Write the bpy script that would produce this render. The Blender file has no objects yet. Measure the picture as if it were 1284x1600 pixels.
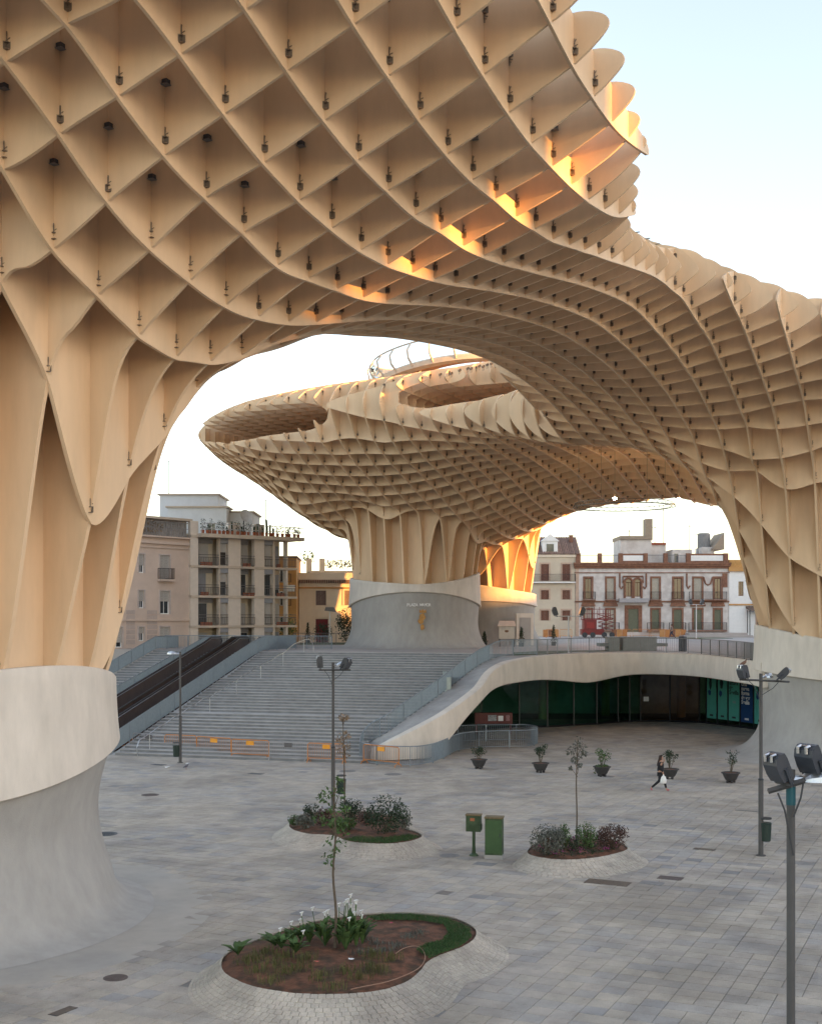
import bpy, bmesh, math, random
import numpy as np
from math import sin, cos, pi, radians, sqrt, atan2, exp
from mathutils import Vector, Matrix, noise
random.seed(7)
scene = bpy.context.scene
col = scene.collection

# ------------------------------------------------------------ camera
FPX, HY, CZ = 1897.0, 965.0, 8.1
cd = bpy.data.cameras.new('camera'); cam = bpy.data.objects.new('camera', cd); col.objects.link(cam)
cam.location = (0, 0, CZ); cam.rotation_euler = (pi/2, 0, 0)
cd.sensor_fit = 'VERTICAL'; cd.sensor_height = 36; cd.sensor_width = 36*1284/1600
cd.lens = FPX/1600*36; cd.shift_y = 165/1600; cd.clip_end = 6000; cd.clip_start = 0.2
scene.camera = cam
# ------------------------------------------------------------ world, sun, exposure
SUN_AZ, SUN_EL = radians(117.2), radians(6.5)      # azimuth clockwise from +Y (camera looks along +Y)
wd = bpy.data.worlds.new('World'); scene.world = wd; wd.use_nodes = True
wn = wd.node_tree.nodes; wl = wd.node_tree.links
bg = wn['Background']
sky = wn.new('ShaderNodeTexSky'); sky.sky_type = 'NISHITA'; sky.sun_disc = False
sky.sun_elevation = SUN_EL; sky.sun_rotation = SUN_AZ; sky.air_density = 1.0; sky.dust_density = 0.6; sky.ozone_density = 2.0
hz = wn.new('ShaderNodeHueSaturation'); hz.inputs['Saturation'].default_value = .74      # thin evening haze takes the colour out of the sky
tn = wn.new('ShaderNodeMix'); tn.data_type='RGBA'; tn.blend_type='MULTIPLY'; tn.inputs[0].default_value=1; tn.inputs[7].default_value=(1.14,.985,.90,1)
wl.new(sky.outputs[0], hz.inputs['Color']); wl.new(hz.outputs[0], tn.inputs[6]); wl.new(tn.outputs[2], bg.inputs[0]); bg.inputs[1].default_value = 0.15
sd = bpy.data.lights.new('sun', 'SUN'); sd.energy = 3.2; sd.angle = radians(0.55); sd.color = (1.0, 0.43, 0.10)
sun = bpy.data.objects.new('sun', sd); col.objects.link(sun)
sdir = Vector((sin(SUN_AZ)*cos(SUN_EL), cos(SUN_AZ)*cos(SUN_EL), sin(SUN_EL)))
sun.rotation_euler = (-sdir).to_track_quat('-Z', 'Y').to_euler(); sun.location = (60, 20, 60)
vs = scene.view_settings
vs.view_transform = 'Standard'; vs.look = 'None'; vs.gamma = 1.0; vs.use_curve_mapping = False
vs.exposure = 2.4
scene.render.engine = 'CYCLES'
try:
    scene.cycles.max_bounces = 8; scene.cycles.diffuse_bounces = 5
except Exception: pass

# ------------------------------------------------------------ helpers
def W(px, py, z=0.0):
    "place on the horizontal level z seen at photo pixel (px,py)"
    Y = (CZ-z)*FPX/(py-HY)
    return Vector(((px-642)/FPX*Y, Y, z))
def WY(px, py, Y):
    return Vector(((px-642)/FPX*Y, Y, CZ+(HY-py)/FPX*Y))
class MB:
    def __init__(s): s.v=[]; s.f=[]; s.mi=[]; s.cur=0
    def add(s, vs_, fs):
        n=len(s.v); s.v.extend([tuple(p) for p in vs_])
        for q in fs: s.f.append(tuple(i+n for i in q)); s.mi.append(s.cur)
        return s
    def box(s, x0,x1,y0,y1,z0,z1, M=None):
        p=[(x0,y0,z0),(x1,y0,z0),(x1,y1,z0),(x0,y1,z0),(x0,y0,z1),(x1,y0,z1),(x1,y1,z1),(x0,y1,z1)]
        if M is not None: p=[tuple(M@Vector(q)) for q in p]
        return s.add(p,[(0,3,2,1),(4,5,6,7),(0,1,5,4),(1,2,6,5),(2,3,7,6),(3,0,4,7)])
    def cbox(s, c, sx,sy,sz, rz=0, M=None):
        T=Matrix.Translation(Vector(c))@Matrix.Rotation(rz,4,'Z')
        if M is not None: T=T@M
        return s.box(-sx/2,sx/2,-sy/2,sy/2,-sz/2,sz/2,T)
    def tube(s, pts, r, n=8, caps=True, closed=False):
        pts=[Vector(p) for p in pts]; m=len(pts)
        rs = r if isinstance(r,(list,tuple)) else [r]*m
        V=[]; up=None
        for i,p in enumerate(pts):
            if closed: t=pts[(i+1)%m]-pts[i-1]
            else: t=pts[min(i+1,m-1)]-pts[max(i-1,0)]
            if t.length<1e-9: t=Vector((0,0,1))
            t.normalize()
            if up is None:
                a=Vector((0,0,1)) if abs(t.z)<.9 else Vector((1,0,0))
            else: a=up
            x=a.cross(t)
            if x.length<1e-6: x=Vector((1,0,0)).cross(t)
            x.normalize(); y=t.cross(x); up=y
            for k in range(n):
                an=2*pi*k/n; V.append(p+(x*cos(an)+y*sin(an))*rs[i])
        F=[]
        mm = m if closed else m-1
        for i in range(mm):
            j=(i+1)%m
            for k in range(n):
                k2=(k+1)%n; F.append((i*n+k,i*n+k2,j*n+k2,j*n+k))
        if caps and not closed:
            F.append(tuple(range(n-1,-1,-1))); F.append(tuple((m-1)*n+k for k in range(n)))
        return s.add(V,F)
    def lathe(s, prof, c=(0,0,0), n=20, caps=True):
        V=[];F=[]
        for r,z in prof:
            for k in range(n):
                an=2*pi*k/n; V.append((c[0]+r*cos(an),c[1]+r*sin(an),c[2]+z))
        m=len(prof)
        for i in range(m-1):
            for k in range(n):
                k2=(k+1)%n; F.append((i*n+k,i*n+k2,(i+1)*n+k2,(i+1)*n+k))
        if caps:
            F.append(tuple(range(n-1,-1,-1))); F.append(tuple((m-1)*n+k for k in range(n)))
        return s.add(V,F)
    def prism(s, poly, z0, z1, M=None):
        n=len(poly); V=[(x,y,z0) for x,y in poly]+[(x,y,z1) for x,y in poly]
        if M is not None: V=[tuple(M@Vector(q)) for q in V]
        F=[tuple(range(n-1,-1,-1)),tuple(range(n,2*n))]+[(i,(i+1)%n,n+(i+1)%n,n+i) for i in range(n)]
        return s.add(V,F)
    def build(s, name, mat=None, parent=None, loc=None, rz=0, smooth=False, kind=None):
        me=bpy.data.meshes.new(name); me.from_pydata(s.v,[],s.f)
        mats = mat if isinstance(mat,(list,tuple)) else [mat]
        for m in mats: me.materials.append(m)
        if len(mats)>1: me.polygons.foreach_set('material_index', s.mi)
        if smooth: me.polygons.foreach_set('use_smooth',[True]*len(me.polygons))
        me.update()
        o=bpy.data.objects.new(name,me); col.objects.link(o)
        if parent is not None: o.parent=parent
        if loc is not None: o.location=loc
        o.rotation_euler[2]=rz
        if kind: o['kind']=kind
        return o
def fixn(o):
    bm=bmesh.new(); bm.from_mesh(o.data); bmesh.ops.recalc_face_normals(bm,faces=bm.faces); bm.to_mesh(o.data); bm.free(); return o
def auto(o, deg=35):
    me=o.data; me.polygons.foreach_set('use_smooth',[True]*len(me.polygons))
    bm=bmesh.new(); bm.from_mesh(me)
    for e in bm.edges:
        if len(e.link_faces)==2 and e.calc_face_angle(0)>radians(deg): e.smooth=False
    bm.to_mesh(me); bm.free(); return o
def thing(name, label, cat, loc=(0,0,0), rz=0, group=None):
    o=bpy.data.objects.new(name,None); col.objects.link(o); o.location=loc; o.rotation_euler[2]=rz
    o['label']=label; o['category']=cat
    if group: o['group']=group
    return o
def tag(o,label,cat,group=None):
    o['label']=label; o['category']=cat
    if group: o['group']=group
    return o
def struct(o): o['kind']='structure'; return o
def copy_tree(root, loc, rz, label=None, group=None, scale=None):
    r=root.copy(); col.objects.link(r); r.location=loc; r.rotation_euler=(0,0,rz)
    if label: r['label']=label
    if group: r['group']=group
    if scale: r.scale=scale
    for ch in list(root.children):
        c=ch.copy(); col.objects.link(c); c.parent=r
        for g in list(ch.children):
            d=g.copy(); col.objects.link(d); d.parent=c
    return r
def catmull(pts, n=6, closed=False):
    pts=[Vector(p) for p in pts]; m=len(pts); out=[]
    rng = range(m) if closed else range(m-1)
    for i in rng:
        if closed: a,b,c,d=pts[i-1],pts[i],pts[(i+1)%m],pts[(i+2)%m]
        else: a,b,c,d=pts[max(i-1,0)],pts[i],pts[i+1],pts[min(i+2,m-1)]
        for k in range(n):
            t=k/n
            out.append(0.5*((2*b)+(-a+c)*t+(2*a-5*b+4*c-d)*t*t+(-a+3*b-3*c+d)*t**3))
    if not closed: out.append(pts[-1])
    return out
# ------------------------------------------------------------ materials
MATS={}
def mat(name, c, rough=.7, var=.12, scale=3.0, bump=0.0, bscale=40.0, metal=0.0, c2=None, c2scale=.6, c2amt=.5, rnd=0.0, spec=.4, coord='Object', stain=0.0, stretch=None, detail=5):
    if name in MATS: return MATS[name]
    m=bpy.data.materials.new(name); m.use_nodes=True; nt=m.node_tree; N=nt.nodes; L=nt.links
    b=N['Principled BSDF']; b.inputs['Roughness'].default_value=rough; b.inputs['Metallic'].default_value=metal
    b.inputs['Specular IOR Level'].default_value=spec
    tc=N.new('ShaderNodeTexCoord'); src=tc.outputs[coord]
    if coord=='World':
        pass
    if stretch:
        mp=N.new('ShaderNodeMapping'); mp.inputs['Scale'].default_value=stretch; L.new(src,mp.inputs[0]); src=mp.outputs[0]
    n1=N.new('ShaderNodeTexNoise'); n1.inputs['Scale'].default_value=scale; n1.inputs['Detail'].default_value=detail; n1.inputs['Roughness'].default_value=.65; L.new(src,n1.inputs['Vector'])
    mr=N.new('ShaderNodeMapRange'); mr.inputs[1].default_value=.3; mr.inputs[2].default_value=.7; mr.inputs[3].default_value=1-var; mr.inputs[4].default_value=1+var; L.new(n1.outputs[0],mr.inputs[0])
    base=N.new('ShaderNodeRGB'); base.outputs[0].default_value=(*c,1); cur=base.outputs[0]
    if c2:
        n2=N.new('ShaderNodeTexNoise'); n2.inputs['Scale'].default_value=c2scale; n2.inputs['Detail'].default_value=4; L.new(src,n2.inputs['Vector'])
        m2=N.new('ShaderNodeMapRange'); m2.inputs[1].default_value=.42; m2.inputs[2].default_value=.62; m2.inputs[4].default_value=c2amt; L.new(n2.outputs[0],m2.inputs[0])
        mx=N.new('ShaderNodeMix'); mx.data_type='RGBA'; L.new(m2.outputs[0],mx.inputs[0]); L.new(cur,mx.inputs[6]); mx.inputs[7].default_value=(*c2,1); cur=mx.outputs[2]
    hsv=N.new('ShaderNodeHueSaturation'); L.new(cur,hsv.inputs['Color']); val=mr.outputs[0]
    if rnd>0:
        oi=N.new('ShaderNodeObjectInfo'); ge=N.new('ShaderNodeNewGeometry')
        ad=N.new('ShaderNodeMath'); ad.operation='ADD'; L.new(oi.outputs['Random'],ad.inputs[0]); L.new(ge.outputs['Random Per Island'],ad.inputs[1])
        fr=N.new('ShaderNodeMath'); fr.operation='FRACT'; L.new(ad.outputs[0],fr.inputs[0])
        m3=N.new('ShaderNodeMapRange'); m3.inputs[3].default_value=1-rnd; m3.inputs[4].default_value=1+rnd; L.new(fr.outputs[0],m3.inputs[0])
        ml=N.new('ShaderNodeMath'); ml.operation='MULTIPLY'; L.new(val,ml.inputs[0]); L.new(m3.outputs[0],ml.inputs[1]); val=ml.outputs[0]
    L.new(val,hsv.inputs['Value']); L.new(hsv.outputs[0],b.inputs['Base Color'])
    if bump>0:
        n4=N.new('ShaderNodeTexNoise'); n4.inputs['Scale'].default_value=bscale; n4.inputs['Detail'].default_value=6; L.new(src,n4.inputs['Vector'])
        bp=N.new('ShaderNodeBump'); bp.inputs['Strength'].default_value=bump; bp.inputs['Distance'].default_value=.02; L.new(n4.outputs[0],bp.inputs['Height']); L.new(bp.outputs[0],b.inputs['Normal'])
    MATS[name]=m; return m
TIMBER=mat('coated_timber',(.745,.545,.352),.55,.085,.7,bump=.12,bscale=60,c2=(.65,.46,.28),c2scale=.3,c2amt=.6,rnd=.05,spec=.3,stretch=(1.6,1.6,.35))
STEEL=mat('bracket_steel',(.20,.16,.125),.5,.1,6,metal=.3)
CREAM=mat('cream_render',(.66,.60,.52),.8,.09,1.4,bump=.2,bscale=45,c2=(.57,.52,.445),c2scale=.5,c2amt=.55,stretch=(1.5,1.5,.5),detail=9)
GREYC=mat('grey_render',(.375,.36,.335),.85,.09,1.6,bump=.3,bscale=45,c2=(.33,.315,.29),c2scale=.45,c2amt=.6,stretch=(1.5,1.5,.6),detail=9)
CP=[(-1.5,3,15.85),(-1.5,4,14.8),(-2,3.5,14.7),(-1.5,5,13.8),(-1.5,6,13.8),(0,1,18.78),(0,2,17.92),(0,3,17.0),(0,4,16.39),(0,5,16.04),(0,6,15.81),(0,7,15.85),(0,31,18.91),(0,32,18.67),(0,33,18.53),(1,1,19.2),(1,2,18.42),(1,3,17.75),(1,4,17.33),(1,5,16.99),(1,6,16.62),(1,7,16.68),(1,8,16.79),(1,9,16.91),(1,10,17.17),(1,27,19.46),(1,28,19.3),(1,29,19.1),(1,30,18.9),(1,31,18.6),(1,32,18.31),(1,33,17.95),(2,2,18.96),(2,3,18.36),(2,4,17.87),(2,5,17.52),(2,6,17.32),(2,7,17.21),(2,8,17.25),(2,9,17.42),(2,10,17.62),(2,11,17.87),(2,13,18.44),(2,15,18.97),(2,17,19.4),(2,19,19.74),(2,24,19.87),(2,25,19.77),(2,26,19.66),(2,27,19.48),(2,28,19.29),(2,29,19.07),(2,30,18.75),(2,31,18.41),(2,32,18.04),(2,33,17.73),(3,2,19.51),(3,3,18.96),(3,4,18.52),(3,5,18.19),(3,6,17.99),(3,7,17.86),(3,8,17.94),(3,9,17.95),(3,10,18.09),(3,11,18.3),(3,12,18.56),(3,22,20.38),(3,23,20.28),(3,24,20.21),(3,25,20.06),(3,26,19.91),(3,27,19.69),(3,28,19.49),(3,29,19.16),(3,30,18.77),(3,31,18.35),(3,32,17.9),(3,33,17.39),(4,3,19.58),(4,4,19.18),(4,5,18.83),(4,6,18.6),(4,7,18.5),(4,8,18.53),(4,9,18.52),(4,10,18.64),(4,11,18.77),(4,12,19.03),(4,13,19.29),(4,14,19.56),(4,15,19.8),(4,16,20.06),(4,17,20.29),(4,18,20.53),(4,19,20.74),(4,20,20.9),(4,21,20.99),(4,22,21.06),(4,23,20.9),(4,24,20.72),(4,25,20.6),(4,26,20.39),(4,27,20.03),(4,28,19.7),(4,29,19.3),(4,30,18.89),(4,31,18.4),(4,32,17.93),(4,34,16.59),(5,4,19.84),(5,5,19.52),(5,6,19.28),(5,7,19.13),(5,8,19.11),(5,9,19.13),(5,10,19.21),(5,11,19.4),(5,12,19.67),(5,13,20.02),(5,25,21.06),(5,26,20.72),(5,27,20.35),(5,28,19.93),(5,29,19.55),(5,30,19.09),(5,31,18.65),(6,5,20.32),(6,6,20.05),(6,7,19.94),(6,8,19.89),(6,9,19.97),(6,10,20.12),(6,27,20.82),(6,28,20.33),(6,29,19.86),(6,30,19.39),(6,31,18.83),(-2,3,15.57),(-1,3,16.17),(-1,4,15.51),(-1,5,14.87),(-1,6,14.65),(-1,7,14.82),(-1,8,15.28),(-2,5,10.38),(-2,4,13.68),(-2,6,11.76),(-2,7,12.98),(-2,8,14.48),(-2,9,15.52),(-3,8,12.06),(-3,9,14.32),(6,34,15.17),(5,34,14.93),(4,34,15.31),(3,34,16.04),(2,34,16.58),(1,34,17.44),(4,33,16.41),(3,33,16.67),(2,33,17.2),(5,33,16.4),(6,33,16.68),(6,35,10.39),(5,35,11.32),(4,35,13.16),(3,35,14.78),(2,35,15.96),(2,36,15.63),(3,36,13.02),(2,37,14.84),(-4,31,20.49),(-3,13,17.84),(-3,18,19.2),(-2,16,18.55),(-1,14,18.0),(-3,24.2,20.4),(-3,26.5,20.55),(-2,21,19.75),(-15.0,42,22.18),(-15.5,43,21.06),(-16.0,44,20.43),(-16.5,45,19.81),(-17.0,46,19.22),(-17.5,47,18.59),(-18.0,48,17.99),(-18.5,49,17.23),(-19.0,50,16.37),(-19.5,51,15.05),(-22.4,44,21.08),(-23.0,45,20.63),(-23.6,46,20.19),(-24.3,47,19.81),(-24.9,48,19.41),(-25.5,49,19.16),(-26.1,50,19.01),(-10.3,42,20.8),(-10.7,43,20.55),(-11.1,44,20.37),(-11.5,45,20.1),(-11.9,46,19.81),(-12.3,47,19.37),(-12.7,48,18.97),(-13.1,49,18.33),(-13.6,50,17.62),(-14.0,51,16.82),(-27.2,46,22.07),(-30.0,48,23.14),(-18.2,42,22.93),(-18.8,43,21.36),(-19.3,44,20.71),(-20.4,46,19.47),(-21.6,48,18.43),(-22.1,49,17.85),(-24.8,44,21.75),(-7.8,39,20.17),(-6.1,37,19.39),(-10.0,41,21.02)]
# ------------------------------------------------------------ timber lattice (waffle grid of vertical sheets, 1.5 m apart)
G=1.5; GX0,GY0,GTH=-5.6404,14.7645,radians(64.783)
gc,gs=cos(GTH),sin(GTH)
def gpos(a,b): return G*(GX0+b*gc+a*gs), G*(GY0+b*gs-a*gc)
def gab(X,Y):
    u=X/G-GX0; v=Y/G-GY0
    return u*gs-v*gc, u*gc+v*gs
CP += [(-2,10,16.1),(-3,12,17.2),(2,0,19.8),(4,0,21),(6,2,21.3),(6,-3,22.5),(0,-3,21.0),(-4,-3,20),(-6,0,18.5),(-10,0,19),(-12,5,18),(-6,10,16.8),(-10,10,17),(-4,11,16.6),
 (-19,66,19),(-26,60,19.5),(-30,55,21),(-12,62,18.5),(-5,56,18.3),(-4,50,20.2),(-4,45,20.4),(-8,47,20.0),(-3,41,19.6),(-4,37,18.8),(1,40,17.8),(0,45,19.0),(3,45,17.8),(6,46,16.8),(10,44,17),(12,38,17.5),(10,34,17.8),(11,32,19),(8,31,18.8),(9,29,20.5),(7,28,21),(-2,55,17.3),(2,51,16.3),(-7,58,18.0),(-10,61,18.6),(8,47,15.2),(5,49.5,15.6)]
CP += [(-24.5,49.5,17.5),(-23.8,51.3,16.5),(-23.4,53,15.4),(-23.6,55.5,15.2),(-12.2,61.3,18.2),(-12.9,60.9,17.2),(-13.6,60.6,15.8),(-15.2,56.1,14.6),(-13.5,53.5,16.2),(-19,59.5,15.5)]
TRUNKS=[(-6.5,5.1,3.6,1.06,6.3),(7.2,39.3,3.68,1.05,6.9)]   # centre a, centre b, radius, spread (cells), rim height
cA=gab(.34,107.4); cB=gab(7.6,115.3)
TRUNKS+= [(cA[0],cA[1],3.5,.3,10.8),(cB[0],cB[1],2.5,.4,10.4)]
def trunk_e(A,B):
    e=np.zeros_like(A); zr=np.full_like(A,7.0); th=np.zeros_like(A)
    for ta,tb,r0,lam,rz in TRUNKS:
        r=np.hypot(A-ta,B-tb); ee=np.exp(-(np.maximum(r-r0,0)/lam)**1.7)
        zr=np.where(ee>e,rz,zr); e=np.maximum(e,ee)
        th=np.maximum(th,np.exp(-np.maximum(r-r0,0)/1.6)*(1.0 if r0>4 else .45))
    return e,zr,th
def fit_field():
    P=np.array(CP,float); e,zr,_=trunk_e(P[:,0],P[:,1])
    k=e<.6; P=P[k]; e=e[k]; zr=zr[k]
    val=(P[:,2]-zr*e)/(1-e)
    sc=10.0; X=P[:,:2]/sc; n=len(X)
    D=np.hypot(X[:,None,0]-X[None,:,0],X[:,None,1]-X[None,:,1])
    K=np.where(D>0,D*D*np.log(np.maximum(D,1e-9)),0)+np.eye(n)*2e-4
    Q=np.c_[np.ones(n),X]; M=np.zeros((n+3,n+3)); M[:n,:n]=K; M[:n,n:]=Q; M[n:,:n]=Q.T
    sol=np.linalg.solve(M,np.r_[val,0,0,0])
    return X,sol,sc
_X,_S,_sc=fit_field()
def zfield(A,B):
    A=np.atleast_1d(np.asarray(A,float)); B=np.atleast_1d(np.asarray(B,float))
    x=A/_sc; y=B/_sc
    D=np.hypot(x[:,None]-_X[None,:,0],y[:,None]-_X[None,:,1])
    K=np.where(D>0,D*D*np.log(np.maximum(D,1e-9)),0); n=len(_X)
    return K@_S[:n]+_S[n]+_S[n+1]*x+_S[n+2]*y
OUT=[(8.5,-4),(7.6,0),(6.9,3),(6.55,6),(6.5,7),(6.4,8),(6.22,9),(6.03,10.3),(5.7,11),(5.4,12),(5.1,13),(4.72,14),(4.5,15),(4.45,16),(4.37,17),(4.33,18),(4.33,19),(4.42,20),(4.65,21),(5.05,22.6),(5.5,24),(6.02,25.2),(6.5,26),(7.05,27.2),(8,28.3),(9.5,29.5),(11,31.5),(13,34.5),(14,38.5),(13.3,43),(11,47),(7,50.5),(2.5,53.5),(-3,57),(-8,60),(-13,64),(-18,67),(-24,66),(-29,62),(-31.8,56),(-31.4,51),(-30.1,48),(-28.05,46),(-26.8,45),(-25.2,44),(-22.8,43),(-20.3,42.35),(-18.2,42),(-15.5,41.6),(-12.64,41),(-9.93,40),(-8.2,39),(-7.01,38),(-6.12,37),(-5.34,36),(-4.74,35),(-4.45,33.5),(-4.3,31),(-3.9,28.5),(-3.45,26),(-3.3,23),(-3.25,19),(-3.3,15.5),(-3.7,13),(-4.7,11.6),(-6.5,10.8),(-9,11),(-12,10),(-14,6),(-14,-4)]
OP=np.array(OUT)
def odist(A,B):
    "signed distance (cells) to the outline, positive inside"
    A=np.atleast_1d(A); B=np.atleast_1d(B)
    P=OP; Q=np.roll(OP,-1,axis=0); d=np.full(A.shape,1e9); inside=np.zeros(A.shape,bool)
    for (x0,y0),(x1,y1) in zip(P,Q):
        dx,dy=x1-x0,y1-y0; t=np.clip(((A-x0)*dx+(B-y0)*dy)/(dx*dx+dy*dy),0,1)
        d=np.minimum(d,np.hypot(A-x0-t*dx,B-y0-t*dy))
        c=((y0>B)!=(y1>B))&(A<(x1-x0)*(B-y0)/((y1-y0) if y1!=y0 else 1e-9)+x0); inside^=c
    return np.where(inside,d,-d)
def sst(x): x=np.clip(x,0,1); return x*x*(3-2*x)
def layers(A,B,dz=0.0):
    d=odist(A,B); dd=np.maximum(d,0)
    zf=zfield(A,B)+dz; e,zr,th=trunk_e(A,B)
    far=sst((-A-2.5)/5)*sst((B-32)/6)
    lam=1.2+1.9*sst((14-B)/6)
    T=.75+2.4*(1-np.exp(-dd/lam))
    zb=zf-(zf-zr)*e
    zt_far=np.maximum(25.1+2.9*(1-np.exp(-dd/4.2)),zf+1.2)
    zt=(zf+T)*(1-far)+zt_far*far
    left=(A<-18.65)&(B<53)&(dd<9.5)&(A>-29.6)
    right=(A>-14.3)&(far>.02)&(dd<10)
    v0=np.where(left,np.maximum(22.45,zf+.55),np.maximum(23.1,zf+.9)); v1=np.where(left,24.55,25.1)
    gl=np.where(left,esh(-18.65-A,1.6)*esh(9.5-dd,3.0),np.where(right,esh(A+14.3,2.5)*esh(10-dd,3.0),0))
    vm=(v0+v1)/2; v0=vm-(vm-v0)*gl; v1=vm+(v1-vm)*gl
    vo=(left|right)&(v0<v1-.1)
    upper_ok=np.where(right,dd>3.0*sst((A+14.3)/4.5),True)
    inner=e>=.999
    zb=np.where(inner,zr-1.3,zb)
    return d,zb,zt,v0,v1,vo,upper_ok,th,zf
def esh(d,w): t=np.clip(d/w,0,1); return np.sqrt(np.maximum(1-(1-t)**2,0))
parasol=thing('timber_canopy','huge honeycomb canopy of cream coated timber sheets on three mushroom trunks above the square','canopy',(0,0,0))
def sheet(kind_,idx):
    n0,n1=-34.0,70.0
    S=np.arange(n0,n1,.1)
    A,B=(np.full_like(S,idx),S) if kind_=='M' else (S,np.full_like(S,idx))
    d=odist(A,B); ins=d>0; runs=[]; i=0
    while i<len(S):
        if ins[i]:
            j=i
            while j+1<len(S) and ins[j+1]: j+=1
            lo=S[i]-.1*d[i]/(d[i]-d[i-1]) if i>0 else S[i]
            hi=S[j]+.1*d[j]/(d[j]-d[j+1]) if j+1<len(S) else S[j]
            s=[lo,lo+.012,lo+.04,lo+.09]+[x for x in S[i:j+1] if lo+.12<x<hi-.12]+[hi-.09,hi-.04,hi-.012,hi]
            if hi-lo>.35: runs.append(np.array(s))
            i=j+1
        else: i+=1
    mb=MB()
    for s in runs:
        A,B=(np.full_like(s,idx),s) if kind_=='M' else (s,np.full_like(s,idx))
        d,zb,zt,v0,v1,vo,uo,th,zf=layers(A,B,0.0 if kind_=='M' else .07)
        d=np.maximum(d,0); d[0]=0; d[-1]=0
        # along-sheet distance to the sheet's end gives rounded fin tips
        de=np.minimum(s-s[0],s[-1]-s)
        X,Y=gpos(A,B)
        nx,ny=(gs,-gc) if kind_=='M' else (gc,gs)
        hw=(.036+.085*th)
        far=(B>33)&(A<-3)
        w=np.where(far,1.1,.6)
        ee=esh(d,1)*0+esh(np.minimum(d,de),w)
        def strip(lo,hi,idxs,bias):
            if len(idxs)<2: return
            pts=[]
            for k in idxs:
                mid=lo[k]*(1-bias)+hi[k]*bias
                L_=mid+(lo[k]-mid)*ee[k]; H_=mid+(hi[k]-mid)*ee[k]
                if H_-L_<.004: H_=L_+.004
                x,y,h=X[k],Y[k],hw[k]
                pts+=[(x-nx*h,y-ny*h,L_),(x-nx*h,y-ny*h,H_),(x+nx*h,y+ny*h,H_),(x+nx*h,y+ny*h,L_)]
            F=[]; m=len(idxs)
            for q in range(m-1):
                o=q*4; p=o+4
                F+=[(o,p,p+1,o+1),(o+1,p+1,p+2,o+2),(o+2,p+2,p+3,o+3),(o+3,p+3,p,o)]
            F+=[(0,1,2,3),((m-1)*4+3,(m-1)*4+2,(m-1)*4+1,(m-1)*4)]
            mb=MB(); mb.add(pts,F); mb.build('timber_sheet',TIMBER,parasol)
        k=0; n=len(s)
        while k<n:
            j=k
            while j+1<n and vo[j+1]==vo[k]: j+=1
            j2=min(j+1,n-1)
            ids=list(range(k,j2+1))
            if not vo[k]: strip(zb,zt,ids,.45)
            else:
                strip(zb,v0,ids,.5)
                # upper layer, only where set back far enough
                q=0
                while q<len(ids):
                    if uo[ids[q]]:
                        r=q
                        while r+1<len(ids) and uo[ids[r+1]]: r+=1
                        sub=ids[q:r+1]
                        ee0=ee.copy()
                        if q>0: # rounded lip where the upper layer starts
                            for c_ in sub[:12]: ee[c_]=min(ee[c_],float(esh(np.array([abs(s[c_]-s[sub[0]])]),1.1)[0]))
                        if r<len(ids)-1:
                            for c_ in sub[-12:]: ee[c_]=min(ee[c_],float(esh(np.array([abs(s[c_]-s[sub[-1]])]),1.1)[0]))
                        strip(v1,np.maximum(zt,v1+.3),sub,.4); ee=ee0; q=r+1
                    else: q+=1
            k=j+1
for a in range(-32,15): sheet('M',a)
for b in range(-3,68): sheet('L',b)
# steel joint brackets where the sheets cross
def bracket_mesh():
    mb=MB()
    for sx,sy in ((1,-1),(-1,1)):
        o=.055
        mb.box(min(o*sx,(o+.012)*sx),max(o*sx,(o+.012)*sx),min(o*sy,(o+.17)*sy),max(o*sy,(o+.17)*sy),0,.20)
        mb.box(min(o*sx,(o+.17)*sx),max(o*sx,(o+.17)*sx),min(o*sy,(o+.012)*sy),max(o*sy,(o+.012)*sy),.0,.20)
        mb.box(min(o*sx,(o+.12)*sx),max(o*sx,(o+.12)*sx),min(o*sy,(o+.12)*sy),max(o*sy,(o+.12)*sy),.17,.20)
        mb.box(min(o*sx,(o+.15)*sx),max(o*sx,(o+.15)*sx),min(o*sy,(o+.15)*sy),max(o*sy,(o+.15)*sy),-.02,.0)
        mb.tube([(o*sx+.05*sx,o*sy+.05*sy,.18),(o*sx+.05*sx,o*sy+.05*sy,.48)],.02,6)
        mb.tube([(o*sx+.02*sx,o*sy+.02*sy,.34),(o*sx+.14*sx,o*sy+.14*sy,.42)],.014,5)
        mb.tube([(o*sx+.02*sx,o*sy+.02*sy,.26),(o*sx+.16*sx,o*sy+.02*sy,.30)],.014,5)
    mb.tube([(-.1,.1,.1),(.1,-.1,.1)],.012,5)
    return mb
nodes=[]
AA,BB=np.meshgrid(np.arange(-31,15),np.arange(-3,67)); AA=AA.ravel().astype(float); BB=BB.ravel().astype(float)
dN,zbN,ztN,v0N,v1N,voN,uoN,thN,_=layers(AA,BB)
for a,b,d,zb,zt,th in zip(AA,BB,dN,zbN,ztN,thN):
    if d>.45 and th<.75 and zt-zb>.7:
        X,Y=gpos(a,b); nodes.append((X,Y,zb,zt,th))
def inview(n):
    X,Y,z=n[:3]; x=642+FPX*X/Y; y=HY-(z-CZ)*FPX/Y
    return Y>8 and -30<x<1314 and -40<y<1640
vis=sorted([n for n in nodes if inview(n)],key=lambda n:n[1]); rest=[n for n in nodes if not inview(n)]
bmsh=None
rzg=-(pi/2-GTH)
for n in vis[:290]:
    if bmsh is None:
        o=bracket_mesh().build('steel_bracket',STEEL,parasol); bmsh=o; o.scale=(.62,.62,.72)
    else:
        o=bmsh.copy(); col.objects.link(o); o.parent=parasol
    o.location=(n[0],n[1],n[2]+.30+.05*noise.noise((n[0],n[1],0))); o.rotation_euler=(.03*noise.noise((n[0],n[1],5)),0,rzg)
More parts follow.
